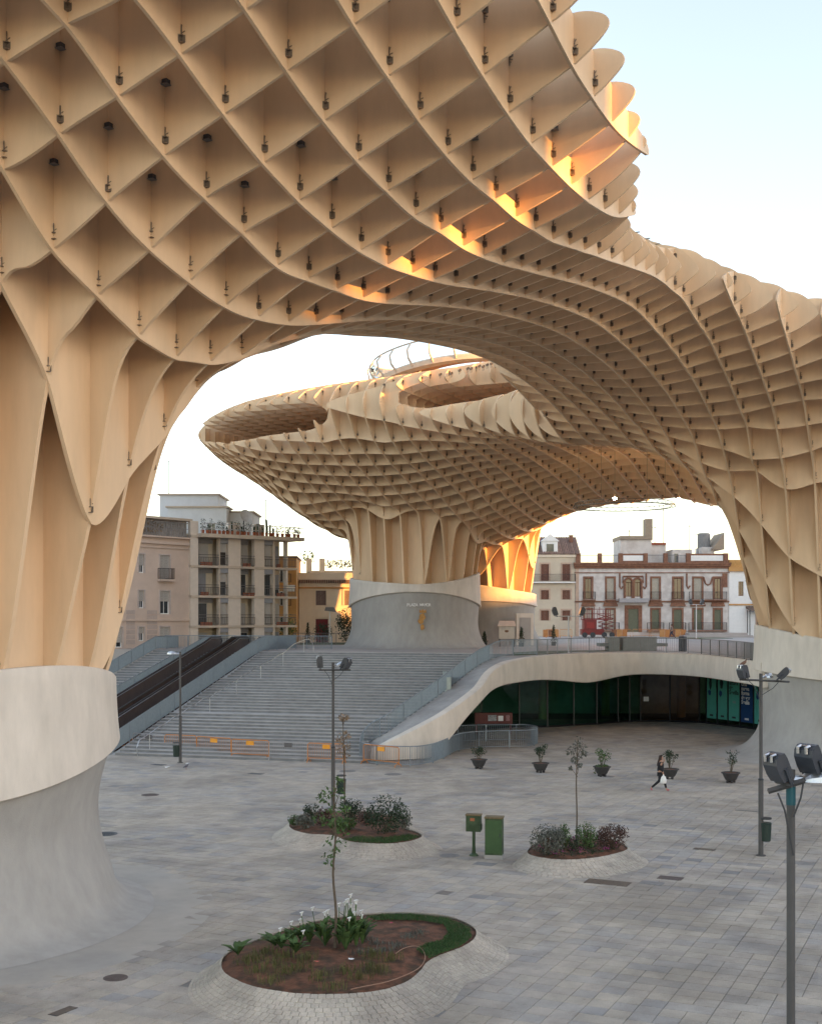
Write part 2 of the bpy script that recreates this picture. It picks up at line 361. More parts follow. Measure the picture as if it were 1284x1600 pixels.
mb=MB(); bv=bracket_mesh(); bfc=bv.f
R=Matrix.Rotation(rzg,4,'Z')
bvv=[R@Vector((p[0]*.62,p[1]*.62,p[2]*.72)) for p in bv.v]
for n in vis[290:]+rest:
    mb.add([(p.x+n[0],p.y+n[1],p.z+n[2]+.30) for p in bvv],bfc)
for n in nodes:
    if n[3]-n[2]>1.3: mb.add([(p.x+n[0],p.y+n[1],-p.z+n[3]-.25) for p in bvv],[tuple(reversed(f)) for f in bfc])
mb.build('joint_bracket',STEEL,parasol,kind='stuff')
# thin dark tie rods lying across the top of the near cells
mb=MB()
for a in range(-3,7):
    for b in range(1,30):
        if odist(np.array([a+.5]),np.array([b+.5]))[0]>.8:
            z=layers(np.array([a+.5]),np.array([b+.5]))[2][0]-.25
            x0,y0=gpos(a,b+.5); x1,y1=gpos(a+1,b+.5)
            mb.tube([(x0,y0,z),(x1,y1,z)],.022,5)
mb.build('tie_rods',STEEL,parasol,kind='stuff')

# ------------------------------------------------------------ concrete trunk bases
def cbase(name,label,cx,cy,R,rim,band,F,gz,flh,lip=.10,phase=None,n=128,tuck=.35):
    root=thing(name,label,'trunk base',(cx,cy,gz))
    V=[];Fc=[]; up=[];
    prof_u=[(-.30,-.35,0),(-.30,0.0,0),(-.06,.05,0),(0,0,0),(.02,-.12,0)]
    rings=[]
    for k in range(n):
        th=2*pi*k/n; r=R(th) if callable(R) else R
        zr=rim(th); zb=band(th)
        ring=[(r-.34,zr-.5),(r-.34,zr-.02),(r-.26,zr),(r-.05,zr),(r,zr-.06)]
        for q in range(1,9):
            t=q/8; ring.append((r+lip*t*t,zr-.06+(zb-zr+.10)*t))
        ring+= [(r+lip,zb+.015),(r+lip-.05,zb-.02),(r-.06,zb-.03)]
        rings.append([(p*cos(th),p*sin(th),z-gz) for p,z in ring])
    m=len(rings[0]); V=[p for rr in rings for p in rr]
    for k in range(n):
        k2=(k+1)%n
        for q in range(m-1): Fc.append((k*m+q,k2*m+q,k2*m+q+1,k*m+q+1))
    mb=MB(); mb.add(V,[tuple(reversed(f)) for f in Fc]); o=mb.build('upper_band',CREAM,root); fixn(o); auto(o,50)
    rings=[]
    for k in range(n):
        th=2*pi*k/n; r=R(th) if callable(R) else R; zb=band(th); f=F(th) if callable(F) else F
        ring=[(r-.09,zb)]
        H=zb-gz
        for q in range(0,27):
            h=1-q/26
            z=gz+H*h
            t=max(0,1-h*H/flh)  # 0 above the flare, 1 at the ground
            flare=f*(1-sqrt(max(0,1-t**2.2)))
            ring.append((r-.09-tuck*sin(min(1,(1-h)*1.25)*pi)*.9+flare, z+(0.004 if q==26 else 0)))
        rings.append([(p*cos(th),p*sin(th),z-gz) for p,z in ring])
    m=len(rings[0]); V=[p for rr in rings for p in rr]; Fc=[]
    for k in range(n):
        k2=(k+1)%n
        for q in range(m-1): Fc.append((k*m+q,k2*m+q,k2*m+q+1,k*m+q+1))
    mb=MB(); mb.add(V,[tuple(reversed(f)) for f in Fc]); o=mb.build('plinth',GREYC,root); fixn(o); auto(o,50)
    mb=MB(); pl=[((( R(2*pi*k/n) if callable(R) else R)-.3)*cos(2*pi*k/n),((R(2*pi*k/n) if callable(R) else R)-.3)*sin(2*pi*k/n)) for k in range(n)]
    zc=min(rim(2*pi*k/n) for k in range(n))-gz-.55
    mb.prism(pl,zc-.1,zc); mb.build('inner_deck',GREYC,root)
    return root
dg=lambda t:((math.degrees(t)+180)%360)-180
cbase('concrete_base','broad concrete trunk base in the left foreground, cream band over grey flared plinth',-14.09,33.09,
      lambda t:5.9, lambda t:6.55+.35*cos(2.4*radians(max(-105,min(45,dg(t)+30)))), lambda t:4.2+.6*sin(radians(max(-48,min(48,dg(t)+15)))*1.9),
      1.15,0,1.05,tuck=.45)
def d2(t,c):
    x=dg(t)-c
    return ((x+180)%360)-180
cbase('concrete_base','concrete trunk base at the right edge beside the poster windows',26.1,71.3,
      lambda t:5.75, lambda t:7.15+.55*cos(radians(max(-112,min(112,1.6*d2(t,164))))), lambda t:4.75+.3*cos(radians(max(-180,min(180,1.6*d2(t,164))))),
      2.4,0,1.8)
cbase('concrete_base','grey trunk base on the raised square, with small crest and lettering on its front',.34,107.4,
      lambda t:5.75, lambda t:10.9+.9*(1-cos(t+pi/2))*.5+.75*cos(t)*max(0,cos(t))+.25*max(0,-cos(t)), lambda t:9.0+1.25*max(0,cos(t+pi/2))**1.3,
      1.0,5.5,2.4,tuck=.1)
cbase('concrete_base','smaller trunk base behind the crest wall with recessed doorway on the raised square',7.7,115.3,
      lambda t:4.15, lambda t:10.9-.6*cos(t), lambda t:9.15+.45*max(0,cos(t+pi/2+.3)),
      1.6,5.5,2.2,tuck=.1)
# ------------------------------------------------------------ ground level materials
def slab_mat(name, cols, nscale=.16, warm=(.44,.39,.325), warm_amt=.5, rough=.75):
    m=bpy.data.materials.new(name); m.use_nodes=True; N=m.node_tree.nodes; L=m.node_tree.links
    b=N['Principled BSDF']; b.inputs['Specular IOR Level'].default_value=.35
    ge=N.new('ShaderNodeNewGeometry'); oi=N.new('ShaderNodeObjectInfo')
    ad=N.new('ShaderNodeMath'); ad.operation='ADD'; L.new(ge.outputs['Random Per Island'],ad.inputs[0]); L.new(oi.outputs['Random'],ad.inputs[1])
    fr=N.new('ShaderNodeMath'); fr.operation='FRACT'; L.new(ad.outputs[0],fr.inputs[0])
    cr=N.new('ShaderNodeValToRGB'); cr.color_ramp.interpolation='CONSTANT'; L.new(fr.outputs[0],cr.inputs[0])
    e=cr.color_ramp.elements
    while len(e)<len(cols): e.new(.5)
    for i,(p,c) in enumerate(cols): e[i].position=p; e[i].color=(*c,1)
    n1=N.new('ShaderNodeTexNoise'); n1.inputs['Scale'].default_value=nscale; n1.inputs['Detail'].default_value=3; L.new(ge.outputs['Position'],n1.inputs['Vector'])
    m1=N.new('ShaderNodeMapRange'); m1.inputs[1].default_value=.40; m1.inputs[2].default_value=.60; m1.inputs[4].default_value=warm_amt; L.new(n1.outputs[0],m1.inputs[0])
    mx=N.new('ShaderNodeMix'); mx.data_type='RGBA'; L.new(m1.outputs[0],mx.inputs[0]); L.new(cr.outputs[0],mx.inputs[6]); mx.inputs[7].default_value=(*warm,1)
    # dirt and wear: two scales
    n2=N.new('ShaderNodeTexNoise'); n2.inputs['Scale'].default_value=1.1; n2.inputs['Detail'].default_value=8; n2.inputs['Roughness'].default_value=.7; L.new(ge.outputs['Position'],n2.inputs['Vector'])
    m2=N.new('ShaderNodeMapRange'); m2.inputs[1].default_value=.3; m2.inputs[2].default_value=.72; m2.inputs[3].default_value=.70; m2.inputs[4].default_value=1.20; L.new(n2.outputs[0],m2.inputs[0])
    n3=N.new('ShaderNodeTexNoise'); n3.inputs['Scale'].default_value=38; n3.inputs['Detail'].default_value=3; L.new(ge.outputs['Position'],n3.inputs['Vector'])
    m3=N.new('ShaderNodeMapRange'); m3.inputs[1].default_value=.3; m3.inputs[2].default_value=.7; m3.inputs[3].default_value=.85; m3.inputs[4].default_value=1.15; L.new(n3.outputs[0],m3.inputs[0])
    ml=N.new('ShaderNodeMath'); ml.operation='MULTIPLY'; L.new(m2.outputs[0],ml.inputs[0]); L.new(m3.outputs[0],ml.inputs[1])
    vo_=N.new('ShaderNodeTexVoronoi'); vo_.inputs['Scale'].default_value=1.7; L.new(ge.outputs['Position'],vo_.inputs['Vector'])
    mv=N.new('ShaderNodeMapRange'); mv.inputs[1].default_value=.035; mv.inputs[2].default_value=.055; mv.inputs[3].default_value=.62; mv.inputs[4].default_value=1.0; L.new(vo_.outputs['Distance'],mv.inputs[0])
    n5=N.new('ShaderNodeTexNoise'); n5.inputs['Scale'].default_value=.22; n5.inputs['Detail'].default_value=9; n5.inputs['Distortion'].default_value=1.2; L.new(ge.outputs['Position'],n5.inputs['Vector'])
    m5=N.new('ShaderNodeMapRange'); m5.inputs[1].default_value=.36; m5.inputs[2].default_value=.55; m5.inputs[3].default_value=.80; m5.inputs[4].default_value=1.05; L.new(n5.outputs[0],m5.inputs[0])
    mg=N.new('ShaderNodeMath'); mg.operation='MULTIPLY'; L.new(mv.outputs[0],mg.inputs[0]); L.new(m5.outputs[0],mg.inputs[1])
    mh=N.new('ShaderNodeMath'); mh.operation='MULTIPLY'; L.new(mg.outputs[0],mh.inputs[0]); L.new(ml.outputs[0],mh.inputs[1]); ml=mh
    hs=N.new('ShaderNodeHueSaturation'); L.new(ml.outputs[0],hs.inputs['Value']); L.new(mx.outputs[2],hs.inputs['Color']); hs.inputs['Saturation'].default_value=1.25; L.new(hs.outputs[0],b.inputs['Base Color'])
    mr=N.new('ShaderNodeMapRange'); mr.inputs[3].default_value=rough-.2; mr.inputs[4].default_value=rough+.15; L.new(n2.outputs[0],mr.inputs[0]); L.new(mr.outputs[0],b.inputs['Roughness'])
    bp=N.new('ShaderNodeBump'); bp.inputs['Strength'].default_value=.35; bp.inputs['Distance'].default_value=.01; L.new(n3.outputs[0],bp.inputs['Height']); L.new(bp.outputs[0],b.inputs['Normal'])
    return m
PAVE=slab_mat('granite_slabs',[(0,(.40,.365,.325)),(.28,(.365,.345,.32)),(.46,(.42,.385,.335)),(.74,(.325,.315,.305)),(.81,(.435,.395,.34)),(.88,(.385,.355,.32)),(.985,(.25,.245,.24))],warm_amt=.55)
COB=slab_mat('granite_setts',[(0,(.47,.435,.38)),(.3,(.445,.41,.36)),(.6,(.49,.455,.395)),(.85,(.42,.39,.345))],warm=(.46,.40,.34),warm_amt=.4)
JOINT=mat('joint_sand',(.22,.21,.195),.9,.2,2)
UPAV=mat('upper_paving',(.40,.36,.33),.8,.12,.5,c2=(.33,.32,.31),c2scale=.2)
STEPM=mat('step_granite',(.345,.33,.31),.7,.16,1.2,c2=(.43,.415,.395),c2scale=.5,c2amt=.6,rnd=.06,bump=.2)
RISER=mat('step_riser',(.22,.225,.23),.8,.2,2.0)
RAILM=mat('galvanised_rail',(.25,.29,.32),.45,.1,5,metal=.35)
STEELL=mat('brushed_steel',(.55,.56,.57),.3,.1,5,metal=.9)
DARKM=mat('dark_paint',(.035,.038,.042),.5,.1,4)
GREYP=mat('grey_pole_paint',(.085,.082,.08),.55,.12,3,c2=(.065,.063,.06))
LAWN=mat('lawn_green',(.045,.085,.022),.9,.3,9,bump=.6,bscale=60)
SOIL=mat('red_soil',(.15,.065,.035),.95,.45,5,bump=1.0,bscale=22,c2=(.055,.035,.02),c2scale=2.6,c2amt=.9)
ORANGE=mat('orange_paint',(.55,.20,.035),.5,.12,5,c2=(.5,.2,.05),c2scale=6,c2amt=.4)
GREENP=mat('cabinet_green',(.028,.055,.02),.5,.15,4,c2=(.08,.12,.06),c2scale=3)
WHITEP=mat('white_paint',(.78,.77,.74),.6,.05,3)
# ------------------------------------------------------------ ground and paving
mb=MB(); mb.box(-3000,3000,-400,104,-.35,-.022); struct(mb.build('ground',JOINT))
APR=mat('apron_concrete',(.41,.375,.325),.8,.10,1.0,bump=.2,bscale=30,c2=(.35,.335,.31),c2scale=.4,c2amt=.7)
for cx_,cy_,r_ in ((-14.09,33.09,8.62),(26.1,71.3,8.95)):
    mb=MB(); mb.prism([(cx_+r_*cos(2*pi*k/90),cy_+r_*sin(2*pi*k/90)) for k in range(90)],-.021,.0); struct(mb.build('concrete_apron',APR))
# outlines of the planting beds (photo pixels on the level of the bed), used for planters and to leave slabs out
BED1=[(348,1515),(350,1494),(372,1478),(415,1462),(470,1443),(530,1431),(585,1426),(640,1425),(700,1431),(738,1447),(742,1464),(722,1479),(690,1491),(667,1503),(655,1518),(632,1535),(590,1548),(530,1553),(465,1552),(405,1543),(368,1530)]
BED2=[(452,1288),(460,1297),(485,1303),(520,1305),(540,1313),(570,1317),(610,1318),(645,1313),(659,1306),(650,1299),(632,1293),(636,1283),(610,1273),(560,1267),(500,1268),(465,1275)]
BED3=[(824,1332),(842,1339),(878,1343),(920,1341),(955,1335),(980,1326),(966,1316),(925,1310),(870,1310),(836,1318)]
BEDZ=.40
def bed_curve(px): return catmull([W(x,y,BEDZ) for x,y in px],5,True)
beds=[bed_curve(BED1),bed_curve(BED2),bed_curve(BED3)]
def smooth_normals(P,it=6):
    n=len(P); N_=[]
    for i in range(n):
        t=P[(i+1)%n]-P[i-1]; N_.append(Vector((t.y,-t.x,0)).normalized())
    area=sum(P[i].x*P[(i+1)%n].y-P[(i+1)%n].x*P[i].y for i in range(n))
    if area<0: N_=[-q for q in N_]
    for _ in range(it): N_=[((N_[i-1]+N_[i]+N_[(i+1)%n])/3).normalized() for i in range(n)]
    return N_
def offset(P,w):
    N_=smooth_normals(P); n=len(P)
    Q=[P[i]+N_[i]*(w(N_[i]) if callable(w) else w) for i in range(n)]
    for _ in range(4): Q=[(Q[i-1]+Q[i]*2+Q[(i+1)%n])/4 for i in range(n)]
    return Q
def wmound(k): return lambda n: k*(.62+.38*max(-1,min(1,-n.y*1.1+.15*n.x)))
outer=[offset(beds[0],wmound(1.12)),offset(beds[1],wmound(1.05)),offset(beds[2],wmound(.95))]
inner_=[offset(beds[0],lambda n:wmound(1.12)(n)-.34),offset(beds[1],lambda n:wmound(1.05)(n)-.34),offset(beds[2],lambda n:wmound(.95)(n)-.34)]
def inpoly(x,y,P):
    c=False; j=len(P)-1
    for i in range(len(P)):
        if (P[i].y>y)!=(P[j].y>y) and x<(P[j].x-P[i].x)*(y-P[i].y)/(P[j].y-P[i].y)+P[i].x: c=not c
        j=i
    return c
# stairs frame
SO=Vector((-17.4,71.5,0)); SU=Vector((.9636,-.2672,0)); SV=Vector((.2672,.9636,0))
def sp(u,v,z=0): return SO+SU*u+SV*v+Vector((0,0,z))
# slabs on the grid of the canopy
U=Vector((gs,-gc,0)); Vd=Vector((gc,gs,0)); ang=atan2(-gc,gs)
slabs=[]
rs=random.Random(3)
bbox=[(min(p.x for p in o)-.3,max(p.x for p in o)+.3,min(p.y for p in o)-.3,max(p.y for p in o)+.3) for o in outer]
for j in range(-60,220):
    i=-140
    while i<170:
        L_=2 if rs.random()<.16 else 1
        cu=(i+L_/2)*.5; cv=(j+.5)*.5+ (0)
        c=U*cu+Vd*cv; i+=L_
        if c.y<22.5 or c.y>97 or abs(c.x)>c.y*.345+1.2: continue
        if (c.x+14.09)**2+(c.y-33.09)**2<8.2**2 or (c.x-26.1)**2+(c.y-71.3)**2<8.5**2: continue
        r_=c-SO
        if r_.dot(SV)>.1 and r_.dot(SU)<18.5 : continue
        if any(b[0]<c.x<b[1] and b[2]<c.y<b[3] and inpoly(c.x,c.y,o) for b,o in zip(bbox,inner_)): continue
        slabs.append((c.y,c.x,c.y,L_*.5))
slabs.sort()
def slabmesh(mb,cx,cy,L_,dz=0,tx=0,ty=0):
    hx=L_/2-.006; hy=.25-.006; T=Matrix.Translation((cx,cy,0))@Matrix.Rotation(ang,4,'Z')
    p=[(-hx,-hy,-.02),(hx,-hy,-.02),(hx,hy,-.02),(-hx,hy,-.02)]; q=[(x*.985,y*.97,dz+x*tx+y*ty) for x,y,_ in p]
    mb.add([tuple(T@Vector(v)) for v in p+q],[(4,5,6,7),(0,1,5,4),(1,2,6,5),(2,3,7,6),(3,0,4,7)])
plaza=tag(bpy.data.objects.new('plaza_paving',None),'','') if False else None
pl=bpy.data.objects.new('paved_plaza',None); col.objects.link(pl); pl['kind']='structure'
proto={}
for k,(y,cx,cy,L_) in enumerate(slabs[:290]):
    if L_ not in proto:
        mb=MB(); slabmesh(mb,0,0,L_); o=mb.build('paving_slab',PAVE,pl); 
        M_=Matrix.Rotation(-ang,4,'Z'); o.data.transform(M_); proto[L_]=o
    else: o=proto[L_].copy(); col.objects.link(o); o.parent=pl
    o.location=(cx,cy,rs.uniform(-.002,.002)); o.rotation_euler=(rs.uniform(-.002,.002),rs.uniform(-.002,.002),ang)
mb=MB()
for (y,cx,cy,L_) in slabs[290:]: slabmesh(mb,cx,cy,L_,rs.uniform(-.002,.003),rs.uniform(-.003,.003),rs.uniform(-.003,.003))
mb.build('paving_slabs',PAVE,pl,kind='stuff')
# ------------------------------------------------------------ planting beds with sett mounds
bedroot=[]
def planter(k,label,ncourse,width_key):
    ncourse=int(ncourse*1.35)
    P=beds[k]; O=outer[k]; n=len(P)
    root=thing('planting_bed',label,'planting bed',(0,0,0))
    mb=MB()
    # body: smooth loft below the setts, so that no gap shows
    C=9; V=[]; F=[]
    prof=[]
    for c in range(C+1):
        t=c/C; z=BEDZ*(1-t)**1.35*1.0+ .0
        prof.append((t,z))
    for i in range(n):
        for t,z in prof:
            q=P[i]*(1-t)+O[i]*t; V.append((q.x,q.y,z+.012-.028))
    for i in range(n):
        j=(i+1)%n
        for c in range(C): F.append((i*(C+1)+c,j*(C+1)+c,j*(C+1)+c+1,i*(C+1)+c+1))
    mb.add(V,F); o=mb.build('mound',mat('sett_mortar',(.43,.39,.33),.9,.12,4),root); fixn(o)
    mb=MB()
    per=[0]; 
    for i in range(n): per.append(per[-1]+(P[(i+1)%n]-P[i]).length)
    tot=per[-1]
    def at(poly,s):
        s%=tot
        import bisect
        i=min(bisect.bisect_right(per,s)-1,n-1); f=(s-per[i])/(per[i+1]-per[i]); return poly[i]*(1-f)+poly[(i+1)%n]*f
    for c in range(ncourse):
        t0=c/ncourse; t1=(c+1)/ncourse
        m=int(tot*(1+.25*t0)/.155); off=rs.random()
        for q in range(m):
            s0=(q+off)*tot/m; s1=s0+tot/m; g=.014/ (tot/m)
            pts=[]
            for (s_,t_) in ((s0+.006,t0+.04/ncourse),(s1-.006,t0+.04/ncourse),(s1-.006,t1-.04/ncourse),(s0+.006,t1-.04/ncourse)):
                w=at(P,s_)*(1-t_)+at(O,s_)*t_; pts.append(Vector((w.x,w.y,BEDZ*(1-t_)**1.35+.006)))
            dz=rs.uniform(-.004,.004)
            top=[p+Vector((0,0,dz)) for p in pts]; bot=[p-Vector((0,0,.03)) for p in pts]
            mb.add([tuple(p) for p in bot+top],[(4,5,6,7),(0,1,5,4),(1,2,6,5),(2,3,7,6),(3,0,4,7)])
    o=mb.build('sett_ring',COB,root,kind='stuff')
    bm=bmesh.new(); bm.from_mesh(o.data); 
    for f in bm.faces:
        if f.normal.z<-.5: f.normal_flip()
    bm.to_mesh(o.data); bm.free()
    # soil, gently uneven grid clipped to the bed
    mb=MB(); xs=[p.x for p in P]; ys=[p.y for p in P]; cx=sum(xs)/n; cy=sum(ys)/n
    rings=14; V=[(cx,cy,BEDZ+.10)]; F=[]
    for r in range(1,rings+1):
        f=r/rings
        for i in range(n):
            x=cx+(P[i].x-cx)*f; y=cy+(P[i].y-cy)*f
            V.append((x,y,BEDZ-.05+.13*(1-f**3)+.035*noise.noise((x*2.2,y*2.2,k))*(1-f**6)))
    for i in range(n): F.append((0,1+i,1+(i+1)%n))
    for r in range(rings-1):
        for i in range(n):
            a_=1+r*n+i; b_=1+r*n+(i+1)%n; F.append((a_,a_+n,b_+n,b_))
    mb.add(V,F); o=mb.build('soil',SOIL,root,smooth=True); fixn(o)
    return root
planter(0,'large kidney shaped planting bed with red soil and white lilies in the foreground',7,1)
planter(1,'middle planting bed full of mixed bushes with a rounded sett mound',6,1)
planter(2,'small right planting bed with purple flowers and three round bushes',5,1)
# ------------------------------------------------------------ stairs
RAMPL=[(562,1190,0),(566,1174,.3),(580,1159,.85),(605,1145,1.4),(640,1120,2.2),(680,1092,3.1),(700,1077,3.6),(740,1046,4.7),(765,1032,5.2),(790,1025,5.5),(838,1024,5.5)]
RAMPL=[W(*p) for p in RAMPL]
RIB=[(580,1170,1.0,68.9),(608,1157,1.4,68.9),(640,1142,1.8,69.3),(670,1127,2.25,70.0),(700,1110,2.8,70.9),(725,1093,3.35,72.2),(750,1073,3.95,74.0),(765,1052,4.6,75.8),(780,1040,5.1,77.3),(800,1032,5.35,79.2),(840,1025,5.5,82.2)]
RIBT=[Vector(((x-642)/FPX*Y,Y,CZ-(y-HY)*Y/FPX)) for x,y,z,Y in RIB]
RIBB=[0,0,0,.02,.95,2.0,2.95,3.45,3.7,3.8,3.86]
FAS=[(870,1022.5,3.65),(900,1021,3.4),(920,1020.5,3.33),(945,1020,3.5),(975,1020,3.8),(1010,1020,3.9),(1060,1021,3.9),(1100,1023,3.9),(1150,1028.5,3.95),(1172,1031.5,4.0),(1190,1035,4.02)]
FT=[W(x,y,5.5) for x,y,b in FAS]
TOPP=catmull(RIBT+FT,4); 
def interp(L_,n_each=4):
    o=[]
    for i in range(len(L_)-1):
        for k in range(n_each): o.append(L_[i]+(L_[i+1]-L_[i])*(sst(np.array(k/n_each)) if False else k/n_each))
    o.append(L_[-1]); return o
BOTZ=[v.x for v in catmull([Vector((b,0,0)) for b in RIBB+[f[2] for f in FAS]],4)]
def urail(v):
    "u of the ramp rail at stair depth v"
    pts=sorted([((p-SO).dot(SV),(p-SO).dot(SU)) for p in RAMPL])
    if v<=pts[0][0]: return pts[0][1]
    for (v0,u0),(v1,u1) in zip(pts,pts[1:]):
        if v0<=v<=v1: return u0+(u1-u0)*(v-v0)/max(v1-v0,1e-6)
    return pts[-1][1]
NS=36; rise=5.5/NS; treads=[]; v=0
land={12:1.35,24:1.35}
base=(22.4-2.7+2*.62)/(NS)
for i in range(NS):
    w=land.get(i,0) or base; treads.append((v,v+w)); v+=w
kS=22.4/v; treads=[(a*kS,b*kS) for a,b in treads]
stair=thing('stone_staircase','broad grey stone staircase with two landings climbing to the raised square','staircase',tuple(SO),atan2(SU.y,SU.x))
for i,(v0,v1) in enumerate(treads):
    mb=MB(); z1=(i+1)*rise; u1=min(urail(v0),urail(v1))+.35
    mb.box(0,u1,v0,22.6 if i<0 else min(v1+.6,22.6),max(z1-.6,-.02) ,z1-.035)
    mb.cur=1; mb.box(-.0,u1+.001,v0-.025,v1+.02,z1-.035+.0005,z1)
    mb.build('step',[RISER,STEPM],stair)
mb=MB(); mb.add([(-.02,0,-.02),(-.02,22.6,-.02),(-.02,22.6,5.45),(-.3,0,-.02),(-.3,22.6,-.02),(-.3,22.6,5.45)],[(0,1,2),(5,4,3),(0,2,5,3),(1,4,5,2)])
mb.build('side_wall',GREYC,stair)
# left flight
flight=thing('side_staircase','narrow stair flight left of the two escalators','staircase',tuple(SO),atan2(SU.y,SU.x))
NL=34
for i in range(NL):
    mb=MB(); v0=3.0+i*22.0/NL; v1=v0+22.0/NL; z1=(i+1)*5.5/NL
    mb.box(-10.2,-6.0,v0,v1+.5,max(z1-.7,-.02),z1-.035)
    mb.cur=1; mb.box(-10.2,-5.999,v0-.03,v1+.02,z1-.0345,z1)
    mb.build('step',[RISER,STEPM],flight)
# ------------------------------------------------------------ raised square, walls, fascia
left_pts=[sp(-300,24),sp(-10.2,25.0),sp(-1,25.0),sp(-.3,22.5)]
rt=[p for p in RAMPL[::-1]]
edge=[sp(-300,25)]+[sp(-10.2,25.0),sp(-.3,25.0),sp(-.3,22.55),sp(urail(22.5),22.55)]+[RAMPL[9],RAMPL[10]]
edge+= [TOPP[i]+Vector((.1,.35,0)) for i in range(len(TOPP)) if TOPP[i].x>RAMPL[10].x+.2 and TOPP[i].z>5.3]
edge=[(p.x,p.y) for p in edge]
poly=edge+[(23,71.5),(30,72),(70,66),(400,60),(2500,60),(2500,4500),(-2500,4500),(-2500,180)]
from mathutils.geometry import tessellate_polygon
def sheetpoly(name,poly,z0,z1,m,side=True):
    tris=tessellate_polygon([[Vector((x,y,0)) for x,y in poly]]); n=len(poly)
    V=[(x,y,z1) for x,y in poly]+[(x,y,z0) for x,y in poly]; F=[]
    for t in tris:
        a,b,c=[Vector(poly[i]+(0,)) for i in t]
        if (b-a).cross(c-a).z<0: t=(t[0],t[2],t[1])
        F.append(tuple(t)); F.append(tuple(n+i for i in reversed(t)))
    if side: F+=[(i,(i+1)%n,n+(i+1)%n,n+i) for i in range(n)]
    mb=MB(); mb.add(V,F); return struct(mb.build(name,m))
sheetpoly('raised_square',poly,4.36,5.5,UPAV)
mb=MB(); a=sp(-300,25.2); b=sp(-10.3,25.2); c=sp(-.3,25.2); d=sp(-.3,22.7)
wl_=[(a.x,a.y),(b.x,b.y),(c.x,c.y),(d.x,d.y)]
wl2=[(x,y+.3) for x,y in wl_]
mb.prism(wl_+wl2[::-1],-.02,4.36); struct(mb.build('retaining_wall',GREYC))
# shell behind the shop windows
mb=MB(); mb.box(2.5,60,103,103.4,-.02,4.36); mb.box(2.2,2.5,76,103.4,-.02,4.36); struct(mb.build('interior_wall',mat('dark_interior',(.36,.40,.36),.8,.3,.6)))
# sweeping fascia
fas=thing('cream_fascia','sweeping cream concrete ribbon curving up from the stairs and over the dark shop windows','wall')
V=[];F=[];n=len(TOPP)
for i,p in enumerate(TOPP):
    t=(TOPP[min(i+1,n-1)]-TOPP[max(i-1,0)]); nrm=Vector((-t.y,t.x,0)).normalized()
    zb=max(BOTZ[i],-.02); zt=max(p.z,zb+.1); h=zt-zb
    pr=[(0,zt),(-.06,zt-.05),(-.10-.02*h,zb+h*.5),(-.07,zb+.05),(0,zb),(.32,zb+.02),(.42,zt-.2),(.42,zt)]
    # bottom edge leans outwards low down where the ribbon meets the ground
    lean=max(0,(2.8-zt))*.10
    for k,(o_,z_) in enumerate(pr):
        q=p+nrm*(o_-lean*(1 if k in (2,3,4,5) else .3 if k==1 else 0)); V.append((q.x,q.y,z_))
m=8
for i in range(n-1):
    for k in range(m): F.append((i*m+k,i*m+(k+1)%m,(i+1)*m+(k+1)%m,(i+1)*m+k))
F.append(tuple(range(m))); F.append(tuple((n-1)*m+k for k in range(m-1,-1,-1)))
mb=MB(); mb.add(V,F); o=mb.build('ribbon',CREAM,fas); fixn(o); auto(o,40)
# walkway of the ramp between rail and ribbon
RL=catmull(RAMPL,6); 
def resample(P,n):
    d=[0]
    for a,b in zip(P,P[1:]): d.append(d[-1]+(b-a).length)
    out=[]
    for k in range(n):
        s=d[-1]*k/(n-1); i=0
        while i<len(d)-2 and d[i+1]<s: i+=1
        f=(s-d[i])/max(d[i+1]-d[i],1e-9); out.append(P[i]+(P[i+1]-P[i])*f)
    return out
TR=[p for p in TOPP if p.x<=RIBT[-1].x+.01]
A_=resample(RL[4:],40); B_=resample(TR,40)
V=[];F=[]
for a,b in zip(A_,B_):
    V+=[tuple(a+Vector((0,0,.01))),tuple(b+Vector((.12,.25,-.02))),tuple(b+Vector((.12,.25,-.4))),tuple(a+Vector((0,0,-.5)))]
for i in range(39):
    for k in range(4): F.append((i*4+k,i*4+(k+1)%4,(i+1)*4+(k+1)%4,(i+1)*4+k))
mb=MB(); mb.add(V,F); o=mb.build('ramp_walkway',STEPM,fas); fixn(o)
# ------------------------------------------------------------ railings
def railing(name,label,pts,h=1.08,gap=.13,post=2.0,m=None,top_r=.03,bal=(.014,.045),grp=None,rails=(0.0,),cat='railing'):
    m=m or RAILM; root=thing(name,label,cat,(0,0,0),0,grp)
    D=[0]
    for a,b in zip(pts,pts[1:]): D.append(D[-1]+(b-a).length)
    tot=D[-1]
    def at(s):
        i=0
        while i<len(D)-2 and D[i+1]<s: i+=1
        f=min(1,(s-D[i])/max(D[i+1]-D[i],1e-9)); t=(pts[i+1]-pts[i]); return pts[i]+t*f, atan2(t.y,t.x)
    MB().tube([p+Vector((0,0,h)) for p in pts],top_r,6).build('handrail',m,root)
    MB().tube([p+Vector((0,0,.1)) for p in pts],.02,5).build('bottom_rail',m,root)
    mb=MB(); s=0
    while s<tot:
        p,a=at(s); mb.cbox((p.x,p.y,p.z+.1+(h-.1)/2),bal[0],bal[1],h-.1,a); s+=gap
    mb.build('balusters',m,root,kind='stuff')
    k=max(2,int(tot/post)+1)
    for q in range(k):
        p,a=at(tot*q/(k-1)); mb=MB(); mb.cbox((p.x,p.y,p.z+h/2),.05,.06,h,a); mb.build('post',m,root)
    return root
def slope(u,v0,v1,z0,z1,n=24):
    return [sp(u,v0+(v1-v0)*k/n,z0+(z1-z0)*k/n) for k in range(n+1)]
def stair_z(v):
    for i,(a,b) in enumerate(treads):
        if v<b: return (i+1)*rise
    return 5.5
